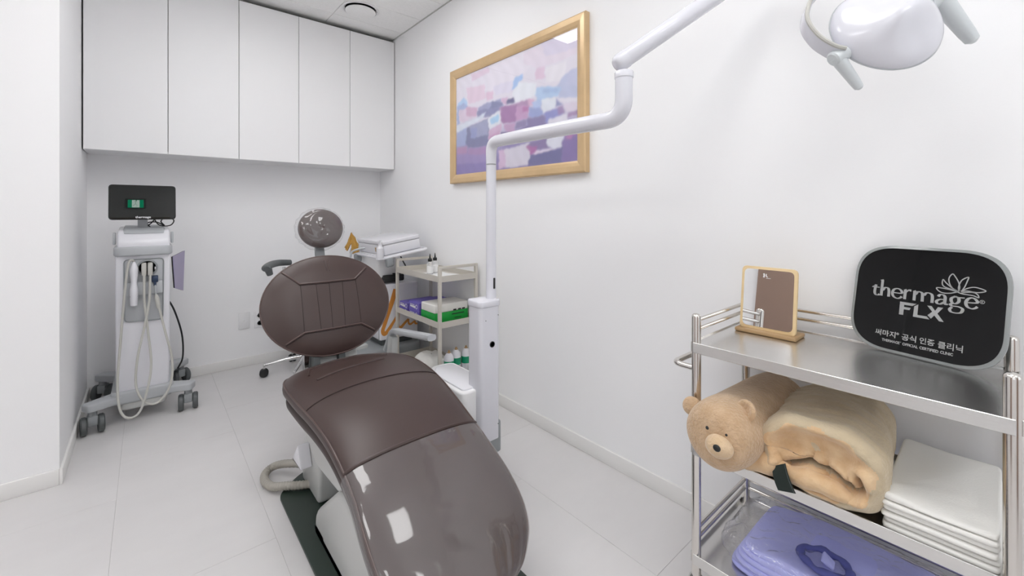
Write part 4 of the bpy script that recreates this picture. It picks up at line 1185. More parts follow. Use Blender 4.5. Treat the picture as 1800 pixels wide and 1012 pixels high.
# ================================================================ BEIGE TROLLEY
X0, X1, Y0, Y1 = 1.302, 1.562, 2.168, 2.725
tr = thing('utility_trolley', 'beige metal three-tier utility trolley against the right wall', 'trolley', ((X0 + X1) / 2, (Y0 + Y1) / 2, 0))
for x_ in (X0, X1):
    for y_ in (Y0, Y1):
        b_ = B(); box(b_, x_ - .0095, x_ + .0095, y_ - .0095, y_ + .0095, .06, .823, bev=.002)
        po = obj('post', b_, M['beige'], tr)
        b_ = B(); lathe(b_, [(.01, -.008), (.025, -.01), (.028, -.005), (.028, .005), (.025, .01), (.01, .008)], (x_, y_, .028), 20, Matrix.Rotation(R(90), 3, 'X')); tube(b_, [(x_, y_, .03), (x_, y_, .065)], .008, 10)
        obj('castor', b_, M['darkgrey'], po)
for y_ in (Y0, Y1):
    obj('end_rail', bx(X0 + .009, X1 - .009, y_ - .008, y_ + .008, .806, .823, bev=.002), M['beige'], tr)
def tray_shelf(z0, z1, name='shelf', t_=.0015):
    b = B(); box(b, X0 - .006, X1 + .006, Y0 - .006, Y1 + .006, z0, z0 + .003)
    for (a, c, d_, e_) in ((X0 - .008, X0 - .005, Y0 - .006, Y1 + .006), (X1 + .005, X1 + .008, Y0 - .006, Y1 + .006), (X0 - .006, X1 + .006, Y0 - .008, Y0 - .005), (X0 - .006, X1 + .006, Y1 + .005, Y1 + .008)):
        box(b, a, c, d_, e_, z0, z1)
    # cut clear of the posts: shelf sits inside them
    bmesh.ops.transform(b, matrix=Matrix.Translation(((X0 + X1) / 2, (Y0 + Y1) / 2, 0)) @ Matrix.Diagonal((1.0, 1.0, 1, 1)) @ Matrix.Translation((-(X0 + X1) / 2, -(Y0 + Y1) / 2, 0)), verts=b.verts[:])
    return obj(name, b, M['beige'], tr, smooth=False)
tray_shelf(.730, .766); tray_shelf(.459, .495); tray_shelf(.095, .165)
# on the top shelf
for k, (x_, y_) in enumerate(((1.405, 2.462), (1.462, 2.495))):
    t = thing('dropper_bottle', 'clear dropper bottle with black pointed cap on the beige trolley, the %s of two' % ('left' if k == 0 else 'right'), 'bottle', (x_, y_, .733), 'dropper bottles on the beige trolley')
    b_ = B(); lathe(b_, [(.001, 0), (.019, .001), (.021, .006), (.021, .075), (.012, .088)], (x_, y_, .733), 20); bb_ = obj('bottle', b_, M['bottle'], t)
    b_ = B(); lathe(b_, [(.0195, .012), (.0215, .012), (.0215, .055), (.0195, .055)], (x_, y_, .733), 20); obj('label', b_, M['label_w'], bb_)
    b_ = B(); lathe(b_, [(.0135, .086), (.0135, .102), (.006, .108), (.002, .136)], (x_, y_, .733), 16); obj('cap', b_, M['black'], t)
def sheetobj(name, label, cat, f, m, th=.0012, nu=14, nv=14, **k):
    o = obj(name, slab(f, None, (0, 0, th), nu, nv), m); return tag(o, label, cat)
sheetobj('paper_sheet', 'white folded paper sheet lying on the top shelf of the beige trolley', 'paper', lambda u, v: Vector((1.33 + .19 * u, 2.22 + .33 * v, .7345 + .012 * max(0, u - .6) * (1 + sin(v * 7)) * .8)), M['label_w'])
# glove cartons on the middle shelf
def carton(name, label, x0, x1, y0, y1, z0, z1, group=None, ends=True):
    t = thing(name, label, 'box', ((x0 + x1) / 2, (y0 + y1) / 2, z0), group)
    c = obj('carton', bx(x0, x1, y0, y1, z0, z1, bev=.0015, seg=1), M['purple_box'], t)
    ym = (y0 + y1) / 2; zm = (z0 + z1) / 2; h = z1 - z0
    b = B(); Mx = Matrix.Translation((x0 - .0006, ym, zm)) @ Matrix.Rotation(R(-90), 4, 'Z') @ Matrix.Rotation(R(90), 4, 'X')
    stroke(b, [(-.05, -.004), (.02, -.006)], [.010, .016], Mx, smooth=False)
    q = [(.036 + .012 * cos(a * pi / 5), -.002 + .012 * sin(a * pi / 5)) for a in range(11)]
    stroke(b, q, .004, Mx); stroke(b, [(-.05, .008), (.01, .007)], .0035, Mx, smooth=False)
    obj('end_print', b, M['label_w'], c, smooth=False)
    b = B(); Mx = Matrix.Translation((0, y0 - .0006, zm)) @ Matrix.Rotation(R(90), 4, 'X')
    stroke(b, [(x0 + .015, .008), (x0 + .07, .008)], .008, Mx, smooth=False); stroke(b, [(x0 + .015, -.008), (x0 + .05, -.008)], .006, Mx, smooth=False)
    obj('side_print', b, M['label_w'], c, smooth=False)
    return t
G = 'purple glove boxes on the middle shelf'
carton('glove_box', 'purple glove box at the bottom of the left stack on the beige trolley', 1.306, 1.545, 2.583, 2.705, .463, .502, G)
carton('glove_box', 'purple glove box on top of the left stack, farthest along the trolley shelf', 1.308, 1.547, 2.580, 2.702, .5025, .538, G)
carton('glove_box', 'purple glove box at the bottom of the stack beside the green carton', 1.306, 1.545, 2.425, 2.565, .463, .512, G)
carton('glove_box', 'purple glove box on top of the stack beside the green carton', 1.308, 1.547, 2.428, 2.568, .5125, .561, G)
gt = thing('tissue_carton', 'green and white carton in front of the purple glove boxes', 'box', (1.425, 2.32, .463))
obj('lower_part', bx(1.309, 1.550, 2.238, 2.405, .463, .530, bev=.002), M['cartongreen'], gt)
up_ = obj('upper_part', bx(1.309, 1.550, 2.238, 2.405, .530, .580, bev=.006, seg=3), M['cartonwhite'], gt)
b_ = B(); Mx = Matrix.Translation((0, 2.2374, 0)) @ Matrix.Rotation(R(90), 4, 'X')
for a_ in (1.44, 1.475, 1.505): stroke(b_, [(a_, .537), (a_ + .022, .537)], .009, Mx, smooth=False)
stroke(b_, [(1.43, .512), (1.52, .512)], .006, Mx, smooth=False); stroke(b_, [(1.45, .488), (1.50, .488)], .004, Mx, smooth=False)
obj('print', b_, M['ink'], up_, smooth=False)
# spray cans on the low shelf
wh = ['left', 'middle', 'right']
for k, (x_, y_) in enumerate(((1.395, 2.215), (1.463, 2.240), (1.527, 2.225))):
    t = thing('spray_can', 'white spray can with green band on the low shelf, %s of the three' % wh[k], 'can', (x_, y_, .098), 'white spray cans with a green band')
    b_ = B(); lathe(b_, [(.001, 0), (.029, .001), (.030, .004), (.030, .150), (.028, .165), (.020, .180), (.012, .188)], (x_, y_, .098), 28); bd = obj('can', b_, M['white'], t)
    b_ = B(); lathe(b_, [(.0296, .100), (.0304, .100), (.0304, .142), (.0296, .142)], (x_, y_, .098), 28); obj('band', b_, M['greenband'], bd)
    b_ = B(); lathe(b_, [(.011, .186), (.011, .192), (.006, .194), (.006, .202), (.003, .204)], (x_, y_, .098), 16); obj('nozzle', b_, M['bamboo_dark'], t)
def cloth_bag(u, v):
    a = 2 * pi * v; th = pi * u
    x = .085 * math.copysign(abs(sin(th) * cos(a)) ** .6, cos(a)); y = .13 * math.copysign(abs(sin(th) * sin(a)) ** .6, sin(a)); z = .055 * math.copysign(abs(cos(th)) ** .8, -cos(th))
    return Vector((1.42 + x, 2.47 + y, .155 + z + (.008 * sin(a * 5 + u * 9) + .01 * sin(x * 60) * cos(y * 45)) * sin(th)))
b_ = B(); grid(b_, lambda u, v: cloth_bag(.002 + u * .996, v), 24, 36, cv=True); bmesh.ops.remove_doubles(b_, verts=b_.verts[:], dist=.0005)
tag(obj('plastic_bag', b_, M['towel'], angle=180), 'crumpled white bag on the low shelf of the beige trolley', 'bag')

# ================================================================ STEEL CART
A0, A1, E0, E1 = 1.188, 1.540, -.007, .577
ct = thing('steel_cart', 'stainless steel three-shelf trolley with tube rails along the right wall', 'cart', ((A0 + A1) / 2, (E0 + E1) / 2, 0))
for x_ in (A0, A1):
    for y_ in (E0, E1):
        b_ = B(); lathe(b_, [(.0125, .115), (.0125, .848), (.0115, .853), (.008, .8565), (.001, .858)], (x_, y_, 0), 24)
        po = obj('post', b_, M['steel'], ct)
        b_ = B(); lathe(b_, [(.010, .118), (.019, .108), (.022, .098), (.021, .090), (.012, .088)], (x_, y_, 0), 22); box(b_, x_ - .013, x_ + .013, y_ - .018, y_ + .012, .035, .09, bev=.004)
        ca = obj('castor_fork', b_, M['chrome'], po)
        b_ = B(); lathe(b_, [(.008, -.009), (.034, -.010), (.038, -.005), (.038, .005), (.034, .010), (.008, .009)], (x_, y_ - .012, .038), 24, Matrix.Rotation(R(90), 3, 'Y')); obj('wheel', b_, M['black'], po)
def steel_shelf(zt, hgt, zs):
    b = B(); box(b, A0 - .001, A1 + .001, E0 - .001, E1 + .001, zs - .004, zs)
    w_ = .0015
    sh_ = obj('shelf', b, M['sheet'], ct, smooth=False)
    for nm, q in (('front_edge', (A0 - .0135, A0 - .0105, E0 - .004, E1 + .004)), ('rear_edge', (A1 + .0105, A1 + .0135, E0 - .004, E1 + .004)), ('end_edge', (A0 - .006, A1 + .006, E0 - .0135, E0 - .0105)), ('end_edge', (A0 - .006, A1 + .006, E1 + .0105, E1 + .0135))):
        b = B(); box(b, q[0], q[1], q[2], q[3], zt - hgt, zt, bev=.001, seg=1)
        # lip that ties the edge to the sheet
        if nm == 'front_edge': box(b, q[1] - .001, A0 + .004, q[2] + .012, q[3] - .012, zs - .003, zs - .0005)
        if nm == 'rear_edge': box(b, A1 - .004, q[0] + .001, q[2] + .012, q[3] - .012, zs - .003, zs - .0005)
        if nm == 'end_edge' and q[2] < .2: box(b, A0 + .012, A1 - .012, q[3] - .001, E0 + .004, zs - .003, zs - .0005)
        if nm == 'end_edge' and q[2] > .2: box(b, A0 + .012, A1 - .012, E1 - .004, q[2] + .001, zs - .003, zs - .0005)
        obj(nm, b, M['sheet'], sh_)
steel_shelf(.777, .029, .7735); steel_shelf(.4855, .027, .476); steel_shelf(.178, .030, .168)
for z_ in (.838, .812):
    obj('rail', tb([(A1 + .012, E0, z_), (A1 + .012, E1, z_)], .0055, 12), M['steel'], ct)
    obj('rail', tb([(A0, E1, z_), (A1, E1, z_)], .0058, 12), M['steel'], ct)
for z_ in (.245, .217):
    obj('rail', tb([(A0, E1, z_), (A1, E1, z_)], .0058, 12), M['steel'], ct)
    obj('rail', tb([(A1, E0, z_), (A1, E1, z_)], .0058, 12), M['steel'], ct)
obj('handle', tb(bend([(A0, E1, .701), (A0, E1 + .068, .701), (A1, E1 + .068, .701), (A1, E1, .701)], .025, 8), .0085, 14), M['steel'], ct)

# ---- standing mirror
ZS = .774
mi = thing('standing_mirror', 'small rounded bamboo-framed mirror standing on the steel cart', 'mirror', (1.45, .477, ZS))
b_ = B(); box(b_, 1.405, 1.490, .392, .560, ZS, ZS + .012, bev=.004, seg=3); sb = obj('stand', b_, M['bamboo_dark'], mi)
MM = Matrix.Translation((1.425, .476, ZS + .008)) @ Matrix.Rotation(R(7), 4, 'Y')
b_ = B(); pr_ = rpoly([(-.077, 0), (.077, 0), (.077, .196), (-.077, .196)], .016, 6); prism(b_, pr_, 0, .011, 'x', bev=.002)
bmesh.ops.transform(b_, matrix=MM, verts=b_.verts[:]); obj('frame', b_, M['bamboo'], mi)
b_ = B(); prism(b_, rpoly([(-.0685, .012), (.0685, .012), (.0685, .1875), (-.0685, .1875)], .015, 6), -.0012, .0, 'x'); bmesh.ops.transform(b_, matrix=MM, verts=b_.verts[:])
obj('glass', b_, M['mirror'], mi, smooth=False)
b_ = B(); Mx = MM @ Matrix.Translation((-.0016, 0, 0)) @ Matrix.Rotation(R(-90), 4, 'Z') @ Matrix.Rotation(R(90), 4, 'X')
stroke(b_, [(-.013, .176), (-.0115, .170), (-.013, .164)], .004, Mx); stroke(b_, [(-.006, .175), (-.006, .168), (-.002, .166)], .002, Mx); stroke(b_, [(-.006, .162), (.006, .162)], .0012, Mx, smooth=False)
obj('sticker', b_, M['label_w'], mi, smooth=False)

# ---- black sign
yaw, le = .250, .226
e_ = Vector((-sin(yaw), -cos(yaw), 0)); n_ = Vector((cos(yaw), -sin(yaw), 0)); u_ = Vector((0, 0, cos(le))) + n_ * sin(le)
w_ = u_.cross(e_) if u_.cross(e_).dot(n_) > 0 else e_.cross(u_)
f_ = -w_                                             # facing the room
SM = Matrix((e_, u_, f_)).transposed().to_4x4(); SM.translation = Vector((1.478, .15, .7765))
sg = thing('certificate_sign', 'black glossy rounded sign with silver lettering leaning on the steel cart', 'sign', (1.484, .15, ZS))
def plate(W_, H_, r_, z0, z1, m, name, par, dz=0.0, bev=.0):
    b = B(); prism(b, rpoly([(-W_ / 2, dz), (W_ / 2, dz), (W_ / 2, dz + H_), (-W_ / 2, dz + H_)], r_, 14), z0, z1, 'z', bev=bev)
    bmesh.ops.transform(b, matrix=SM, verts=b.verts[:]); return obj(name, b, m, par)
sp = plate(.303, .285, .088, -.010, -.0012, M['acrylic'], 'acrylic_back', sg, 0, .001)
spf = plate(.289, .271, .084, -.0012, 0.0, M['sign'], 'black_face', sg, .007)
b_ = B()
mmv = lambda L: [(a * .001, c * .001) for a, c in L]
nib = (.0062, .0026)
S1 = lambda L, **k: stroke(b_, mmv(L), 0, SM, nib=nib, **k)
S1([(-99.5, 173), (-101, 162), (-101, 151), (-98, 145.5), (-93, 145), (-90, 148)])
stroke(b_, mmv([(-108, 166), (-91, 166.5)]), .0024, SM, smooth=False); stroke(b_, mmv([(-108, 166), (-99, 173)]), .0015, SM, smooth=False)
S1([(-86, 188), (-85.8, 144.5)]); stroke(b_, mmv([(-90.5, 186.5), (-84, 189)]), .002, SM, smooth=False)
S1([(-83.5, 160), (-79, 167.5), (-73, 167.5), (-70, 161), (-69.4, 144.5)])
S1([(-60.5, 157.5), (-43, 158.5), (-44.5, 166), (-52, 169.5), (-59.5, 165.5), (-62, 156.5), (-59, 147.5), (-51, 143.3), (-44.5, 146), (-41.5, 150)])
S1([(-35.3, 169), (-35.3, 144)]); stroke(b_, mmv([(-38.5, 167.5), (-33, 170.5)]), .002, SM, smooth=False); stroke(b_, mmv([(-33.5, 162), (-29, 168.5), (-23, 168.6)]), [.002, .004, .0055], SM)
S1([(-16, 169), (-16, 144.3)]); stroke(b_, mmv([(-20, 167.5), (-14, 170.5)]), .002, SM, smooth=False)
S1([(-14, 161), (-10, 167.5), (-4.5, 168), (-.5, 163), (.2, 144.3)]); S1([(2.5, 161), (7, 167.5), (13.5, 168), (18.5, 162.5), (19.3, 144.6)])
S1([(29.5, 163), (33, 168), (39, 168.2), (42.5, 163), (42.5, 151), (44.5, 146), (49, 147)]); S1([(42, 157.5), (33, 156), (27.5, 151), (29, 145.8), (34.5, 145), (42, 151)])
S1([(60.5, 168.8), (66.5, 165), (67, 156.5), (61, 150.8), (55, 154), (53.8, 162.5), (60.5, 168.8)]); stroke(b_, mmv([(63, 166.5), (77, 167.5)]), .0026, SM, smooth=False)
S1([(57, 151.5), (53, 147.5), (57, 144.5), (68, 144.5), (75, 140), (73, 132), (65, 128.8), (55.5, 130), (52.5, 136), (56.5, 142)])
S1([(81.5, 157.5), (98, 160), (96, 167), (89.5, 170.3), (82.5, 166), (79.6, 157), (82.5, 148), (90, 144.5), (96, 147), (99.5, 151)])
ring = [(106.6 + 4 * cos(a * pi / 8), 163.6 + 4 * sin(a * pi / 8)) for a in range(17)]
stroke(b_, mmv(ring), .0011, SM, smooth=False); stroke(b_, mmv([(105.4, 161.3), (105.4, 165.8), (107.8, 165.6), (107.8, 163.8), (105.4, 163.6), (108, 161.3)]), .0009, SM, smooth=False)
# lotus outline
for L in ([(64.9, 181.3), (54, 188), (47.5, 200), (46.3, 213), (51.8, 222.9), (57, 217), (62.5, 207), (65.6, 197.7), (66.5, 190), (64.9, 181.3)],
          [(66.2, 181.6), (64.5, 190), (65.8, 200), (70, 211), (80.1, 218.7), (78.5, 208), (75.5, 196), (71.2, 184.2)],
          [(62.9, 181.9), (51.5, 185), (39.5, 189), (34.7, 196), (35.6, 206.8), (41, 200), (50, 191), (61, 182)],
          [(62.4, 180.6), (52, 183), (38, 185), (25.2, 184.3), (29, 177.5), (37, 173.6), (50, 174.6), (62.4, 179.6)],
          [(69.2, 182.3), (80.8, 192.1), (94.2, 196.1), (110.8, 190.6), (102, 185.3), (92, 184.2), (80, 185.2), (70.0, 182.2)],
          [(63, 180.2), (72, 176.8), (84, 176.3), (92, 175.6), (100, 172.4), (98, 179.5), (90.5, 183.4), (80, 182), (70, 178.5)]):
    stroke(b_, mmv(L), .0024, SM, n=6)
# FLX block letters
def fill(L):
    vs = [b_.verts.new(SM @ Vector((x * .001, y * .001, .0006))) for x, y in L]
    f = b_.faces.new(vs); bmesh.ops.triangulate(b_, faces=[f])
fill([(-43.7, 136.2), (-9.6, 136.2), (-17.9, 129.3), (-34.6, 129.3), (-34.4, 123.6), (-20.5, 123.6), (-22.8, 117.4), (-34.4, 117.4), (-34.4, 102.4), (-43.5, 102.4)])
fill([(-14.6, 102.4), (-14.2, 129.3), (-6.3, 135.9), (-6.0, 108.8), (12.3, 108.8), (17.6, 102.4)])
fill([(10.7, 136.5), (19.4, 136.5), (26.6, 126.4), (31.3, 136.5), (41, 136.5), (31.4, 120.3), (44.3, 102.2), (35.6, 102.2), (26.0, 114.2), (20.2, 105.0), (13.2, 112.5), (21.4, 122.8)])
obj('logo_lettering', b_, M['silver_txt'], sg, smooth=False)
def sized_text(s, x0, x1, y0, h, off, name, bold=1.0):
    b = text_bm(s, 1.0, Matrix.Identity(4), off, .0)
    xs_ = [v.co.x for v in b.verts]; ys_ = [v.co.y for v in b.verts]
    a, c, d_, e2 = min(xs_), max(xs_), min(ys_), max(ys_)
    for v in b.verts:
        v.co = SM @ Vector((x0 + (v.co.x - a) / (c - a) * (x1 - x0), y0 + (v.co.y - d_) / (e2 - d_) * h, .0006))
    return obj(name, b, M['silver_txt'], sg, smooth=False)
def clean_off(x): return x
sized_text('써마지', -.090, -.0455, .0385, .0160, .018, 'lettering')
sized_text('®', -.0445, -.0385, .0480, .006, .02, 'lettering')
sized_text('공식', -.0328, -.0035, .0380, .0165, .018, 'lettering')
sized_text('인증', .0032, .0315, .0385, .0160, .018, 'lettering')
sized_text('클리닉', .0378, .0820, .0372, .0172, .018, 'lettering')
sized_text('THERMAGE', -.0735, -.0355, .0250, .0069, .035, 'lettering')
sized_text('®', -.0348, -.0325, .0300, .0022, .02, 'lettering')
sized_text('OFFICIAL', -.0298, .0012, .0248, .0071, .035, 'lettering')
sized_text('CERTIFIED', .0042, .0402, .0248, .0071, .035, 'lettering')
sized_text('CLINIC', .0432, .0662, .0250, .0072, .035, 'lettering')

# ---- bear roll pillow on the middle shelf
Z2 = .4765
br = thing('bear_pillow', 'tan plush bear-faced roll pillow with round ears on the steel cart', 'plush toy', (1.32, .48, Z2))
ax0 = Vector((1.150, .488, Z2 + .089)); ax1 = Vector((1.490, .456, Z2 + .089)); axd = (ax1 - ax0).normalized(); sd = Vector((0, 0, 1)).cross(axd).normalized() * -1
RB = .088
def bear_body(u, v):
    s = u; a = 2 * pi * v; L_ = (ax1 - ax0).length
    rr_ = RB * hermite(s, [(0, .05), (.02, .35), (.06, .62), (.13, .87), (.22, .985), (.32, 1.0), (.38, .985), (.6, 1.0), (.93, .985), (.985, .8), (1.0, .05)])
    zz = hermite(s, [(0, -.062), (.06, -.0575), (.13, -.043), (.22, -.010), (1, L_)])
    p = ax0 + axd * zz + sd * (cos(a) * rr_) + Vector((0, 0, 1)) * (sin(a) * rr_)
    p.z = max(p.z, Z2 + .0004 + .0 * s)
    return p
b_ = B(); V = grid(b_, bear_body, 60, 56, cv=True); b_.faces.new(V[0][::-1]); b_.faces.new(V[-1])
bd = obj('body', b_, M['fur'], br, angle=180)
fx = ax0 - axd * .058
sn = ax0 - axd * .066 + Vector((0, -.026, -.004))
b_ = B(); ellipsoid(b_, sn, (.026, .034, .028), n=28, m=18); sno = obj('snout', b_, M['fur_pale'], bd, angle=180)
b_ = B(); ellipsoid(b_, sn + Vector((-.0235, -.004, .006)), (.005, .0095, .0085), n=18, m=12); obj('nose', b_, M['nose'], sno, angle=180)
for dy, dz in ((.030, .022), (-.018, .023)):
    b_ = B(); ellipsoid(b_, ax0 + Vector((-.0585, dy - .017, dz + .006)), (.005, .0048, .0048), n=12, m=8); obj('eye', b_, M['nose'], bd, angle=180)
def ear(c, up, side, rad=.026):
    up = Vector(up).normalized(); side = Vector(side).normalized(); nn = up.cross(side).normalized()
    Mx = Matrix((side, nn, up)).transposed().to_4x4(); Mx.translation = Vector(c)
    b = B()
    def f(u, v):
        th = pi * u; a = 2 * pi * v
        x = rad * sin(th) * cos(a); z = rad * .95 * sin(th) * sin(a); y = .011 * cos(th)
        if y > 0: y -= .012 * max(0, 1 - (x * x + z * z) / (rad * .75) ** 2)
        return Mx @ Vector((x, y, z))
    grid(b, lambda u, v: f(.01 + .98 * u, v), 20, 28, cv=True)
    return obj('ear', b, M['fur'], bd, angle=180)
ear(ax0 + Vector((.000, .083, .042)), (0, .8, .6), (.25, -.6, .78))
ear(ax0 + Vector((.015, -.052, .072)), (.0, -.62, .78), (.45, .70, .5), .029)
b_ = B(); ellipsoid(b_, (1.215, .405, Z2 + .052), (.03, .016, .030), n=18, m=12); obj('paw', b_, M['fur'], bd, angle=180)

# ---- rolled blanket
bl = thing('rolled_blanket', 'beige fleece blanket rolled up with wrinkled tan end and green label', 'blanket', (1.35, .285, Z2))
BCy, BCz, BW, BH = .288, Z2 + .0905, .124, .0905
def roll_sec(a, x):
    k = (x - 1.19) / .31
    ca, sa = cos(a), sin(a); ex_ = 2.5
    wr = .0022 * sin(a * 7 + k * 5) + .0018 * sin(k * 46 + 3 * sin(a * 2)) + .0013 * sin(k * 83 + a * 5) + .004 * sin(k * 9 + a * 2)
    W_ = BW * (1 + .02 * sin(k * 5)) + wr; H_ = BH * (1 - .07 * k) + wr
    y = W_ * math.copysign(abs(ca) ** (2 / ex_), ca); z = H_ * math.copysign(abs(sa) ** (2 / ex_), sa)
    z += (-.10 * y if sa > 0 else 0)
    return Vector((x, BCy + y + .03 * k, max(BCz + z, Z2 + .0006)))
CRE = [(.400, .500), (.365, .520), (.335, .542), (.305, .556), (.288, .551), (.262, .552), (.240, .540), (.217, .530), (.203, .540), (.210, .560)]
def crease(y, z):
    best = 9; tt = 0
    for i, ((a, b2), (c, d_)) in enumerate(zip(CRE, CRE[1:])):
        vx, vz = c - a, d_ - b2; t_ = max(0, min(1, ((y - a) * vx + (z - b2) * vz) / (vx * vx + vz * vz)))
        dd = math.hypot(a + vx * t_ - y, b2 + vz * t_ - z)
        if dd < best: best = dd; tt = i + t_
    return best, tt
def roll_pt(u, v):
    a = 2 * pi * v
    if u < .45:      # end cap, u 0 centre
        r_ = math.sin(u / .45 * pi / 2)
        p = roll_sec(a, 1.19); c = Vector((1.19, BCy, BCz)); q = c + (p - c) * r_
        rim = math.exp(-((r_ - .80) / .16) ** 2)
        x = 1.19 - .020 * rim + .012 * (1 - r_) + .0 * (1 - r_ ** 8)
        d_, tt = crease(q.y, q.z)
        above = 1 if q.z > hermite(.5, [(0, 0), (1, 1)]) * 0 + .545 else 0
        lob = abs(sin(tt * 1.9 + .4))
        x += .030 * math.exp(-(d_ / .0042) ** 2)
        x -= (.006 + .013 * lob) * math.exp(-((d_ - .017) / .011) ** 2)
        x += .007 * (1 - lob) ** 4 * math.exp(-(d_ / .035) ** 2)
        x += .0030 * sin(q.y * 120 + q.z * 50 + 2 * sin(q.z * 80)) * math.exp(-(d_ / .06) ** 2)
        if r_ > .93: x += .022 * ((r_ - .93) / .07) ** 2 * .6
        return Vector((x, q.y, q.z))
    x = 1.19 + .012 + (u - .45) / .50 * .30 if u < .95 else 1.502 + .012 * sin((u - .95) / .05 * pi / 2)
    p = roll_sec(a, min(x, 1.50))
    if u < .47:
        pass
    if u > .95:
        c = Vector((x, BCy + .03, BCz)); k = 1 - ((u - .95) / .05) ** 2 * .97
        p = Vector((x, c.y + (p.y - c.y) * k, c.z + (p.z - c.z) * k))
    else: p.x = x
    return p
b_ = B(); V = grid(b_, roll_pt, 120, 120, cv=True); b_.faces.new(V[-1])
me_faces = b_.faces[:]
ro = obj('roll', b_, M['blanket'], bl, angle=180)
ro.data.materials.append(M['blanket_in'])
for p in ro.data.polygons:
    c = p.center
    if c.x < 1.205 - ro.location.x * 0 + (0) and False: pass
vx_ = Vector(bl.location)
for p in ro.data.polygons:
    c = p.center
    r_ = math.hypot((c.y - BCy) / BW, (c.z - BCz) / BH)
    if c.x < 1.200 and r_ < .86 + .05 * sin(math.atan2(c.z - BCz, c.y - BCy) * 9): p.material_index = 1
# loose corner beside the bear
def flap(u, v):
    th = pi * u; a = 2 * pi * v
    p = Vector((.034 * sin(th) * cos(a), .062 * cos(th), .034 * sin(th) * sin(a)))
    p *= 1 + .10 * sin(a * 3 + u * 8) + .06 * sin(u * 23)
    q = Vector((1.193, .408, Z2 + .037)) + Vector((p.x, p.y, p.z + .20 * -p.y * .6))
    q.z = max(q.z, Z2 + .0006); return q
b_ = B(); grid(b_, lambda u, v: flap(.01 + u * .98, v), 30, 30, cv=True); obj('loose_corner', b_, M['blanket_in'], bl, angle=180)
# lower lip of the end, overhanging the shelf edge
def lip(u, v):
    y = .375 - u * .165; a = 2 * pi * v
    r1 = .026 * sin(pi * min(1, max(0, .06 + u * .9))) ** .5 * (1 + .07 * sin(u * 19)); r2 = r1 * .85
    return Vector((1.182 + r1 * cos(a), y, max(Z2 + .0 + .030 + r2 * sin(a) + .014 * sin(u * 3), Z2 + .010)))
b_ = B(); V = grid(b_, lip, 30, 24, cv=True); b_.faces.new(V[0][::-1]); b_.faces.new(V[-1]); obj('lower_fold', b_, M['blanket_in'], bl, angle=180)
def tagf(u, v):
    a = Vector((1.168, .378, .520)) * (1 - u) + Vector((1.160, .346, .545)) * u
    c = Vector((1.162, .362, .472)) * (1 - u) + Vector((1.152, .322, .488)) * u
    return a * (1 - v) + c * v + Vector((-.006 * sin(v * pi), 0, 0))
tg = obj('label', slab(tagf, None, (.0012, 0, 0), 8, 8), M['tag_green'], bl); tg['label'] = 'dark green fabric label'
b_ = tb([tagf(.93, k / 8) + Vector((-.0008, 0, 0)) for k in range(9)], .0006, 6); obj('stitching', b_, M['darkgrey'], tg)

# ---- folded white towels
names = ['lowest', 'second from the bottom', 'third from the bottom', 'third from the top', 'second from the top', 'topmost']
for k in range(6):
    z0 = Z2 + .0005 + k * .0122; dx, dy = [(0, 0), (.004, -.002), (-.002, .002), (.003, .0), (-.003, .001), (0, .001)][k]
    b_ = pillow(B(), 1.354 + dx, .091 + dy, .166, .0845, z0, z0 + .0118, .09, (lambda x, y, k=k: (.0014 * sin(x * 23 + k * 2) + .0012 * sin(y * 37 + x * 13 + k)) * (k > 0) + (.004 * sin(x * 19 + 1) * sin(y * 25) + .0012 * sin((x + y) * 60 + 3 * sin(x * 20)) if k == 5 else 0)), 30, 120)
    tag(obj('folded_towel', b_, M['towel'], angle=180), 'folded white towel, %s of the stack on the steel cart' % names[k], 'towel', 'folded white towels on the steel cart')

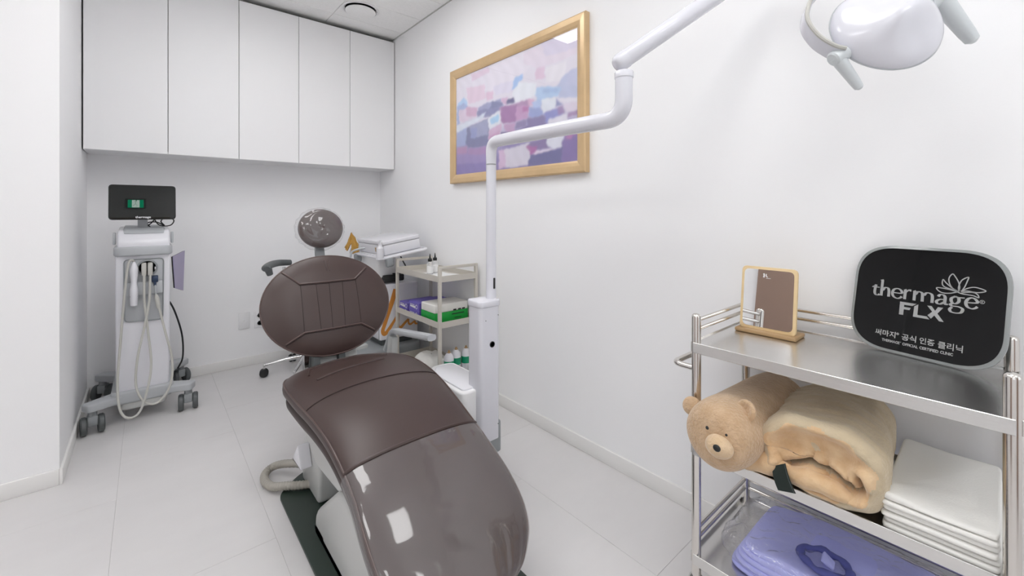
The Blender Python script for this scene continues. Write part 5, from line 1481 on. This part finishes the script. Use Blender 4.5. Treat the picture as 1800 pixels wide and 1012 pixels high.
# ---- packet of lilac gowns in clear plastic, bottom shelf
Z1_ = .1685
pk = thing('gown_packet', 'clear plastic packet of folded lilac gowns on the bottom shelf of the steel cart', 'packet', (1.37, .27, Z1_))
for k in range(5):
    z0 = Z1_ + .002 + k * .0135
    b_ = pillow(B(), 1.365, .27, .146 - .004 * k, .238 - .008 * k, z0, z0 + .013, .22, (lambda x, y, k=k: (k / 4) * (.010 * (1 - ((y - .27) / .24) ** 2) + .004 * sin(x * 30 + y * 22) + .003 * sin(y * 55))), 34, 96)
    obj('folded_gown', b_, M['lilac'], pk, angle=180)
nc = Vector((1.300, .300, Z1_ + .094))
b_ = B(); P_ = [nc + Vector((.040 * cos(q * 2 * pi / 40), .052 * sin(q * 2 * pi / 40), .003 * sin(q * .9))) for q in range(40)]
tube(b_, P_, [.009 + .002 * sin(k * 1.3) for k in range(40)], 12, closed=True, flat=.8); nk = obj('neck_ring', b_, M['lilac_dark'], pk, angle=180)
b_ = B(); prism(b_, rpoly([(-.012, -.016), (.016, -.012), (.02, .016), (-.014, .012)], .004), 0, .010, 'z', bev=.003); bmesh.ops.transform(b_, matrix=Matrix.Translation(nc + Vector((.0, -.004, 0))) @ Matrix.Rotation(.5, 4, 'X'), verts=b_.verts[:]); obj('inner_fold', b_, M['lilac'], nk)
def bagf(u, v):
    a = 2 * pi * v; th = pi * u
    sx, sy = math.copysign(abs(cos(a)) ** .35, cos(a)), math.copysign(abs(sin(a)) ** .35, sin(a)); rr_ = sin(th) ** .3
    zz = math.copysign(abs(cos(th)) ** .7, -cos(th))
    x, y = 1.365 + .154 * sx * rr_, .275 + (.268 if sy > 0 else .262) * sy * rr_
    edge = min(1, abs((y - .27) / .26)) ** 4
    wr = (.003 + .010 * edge) * sin(x * 130 + 3 * sin(y * 60)) * .6 + .003 * sin(y * 90 + x * 40)
    z = Z1_ + .045 + (.049 - .018 * edge) * zz
    return Vector((min(x, 1.528), y, max(z + wr * (.6 + .4 * zz), Z1_ + .0008)))
b_ = B(); grid(b_, lambda u, v: bagf(.003 + u * .994, v), 60, 150, cv=True); o = obj('plastic_bag', b_, M['bag'], pk, angle=180); o['label'] = 'wrinkled clear plastic bag'
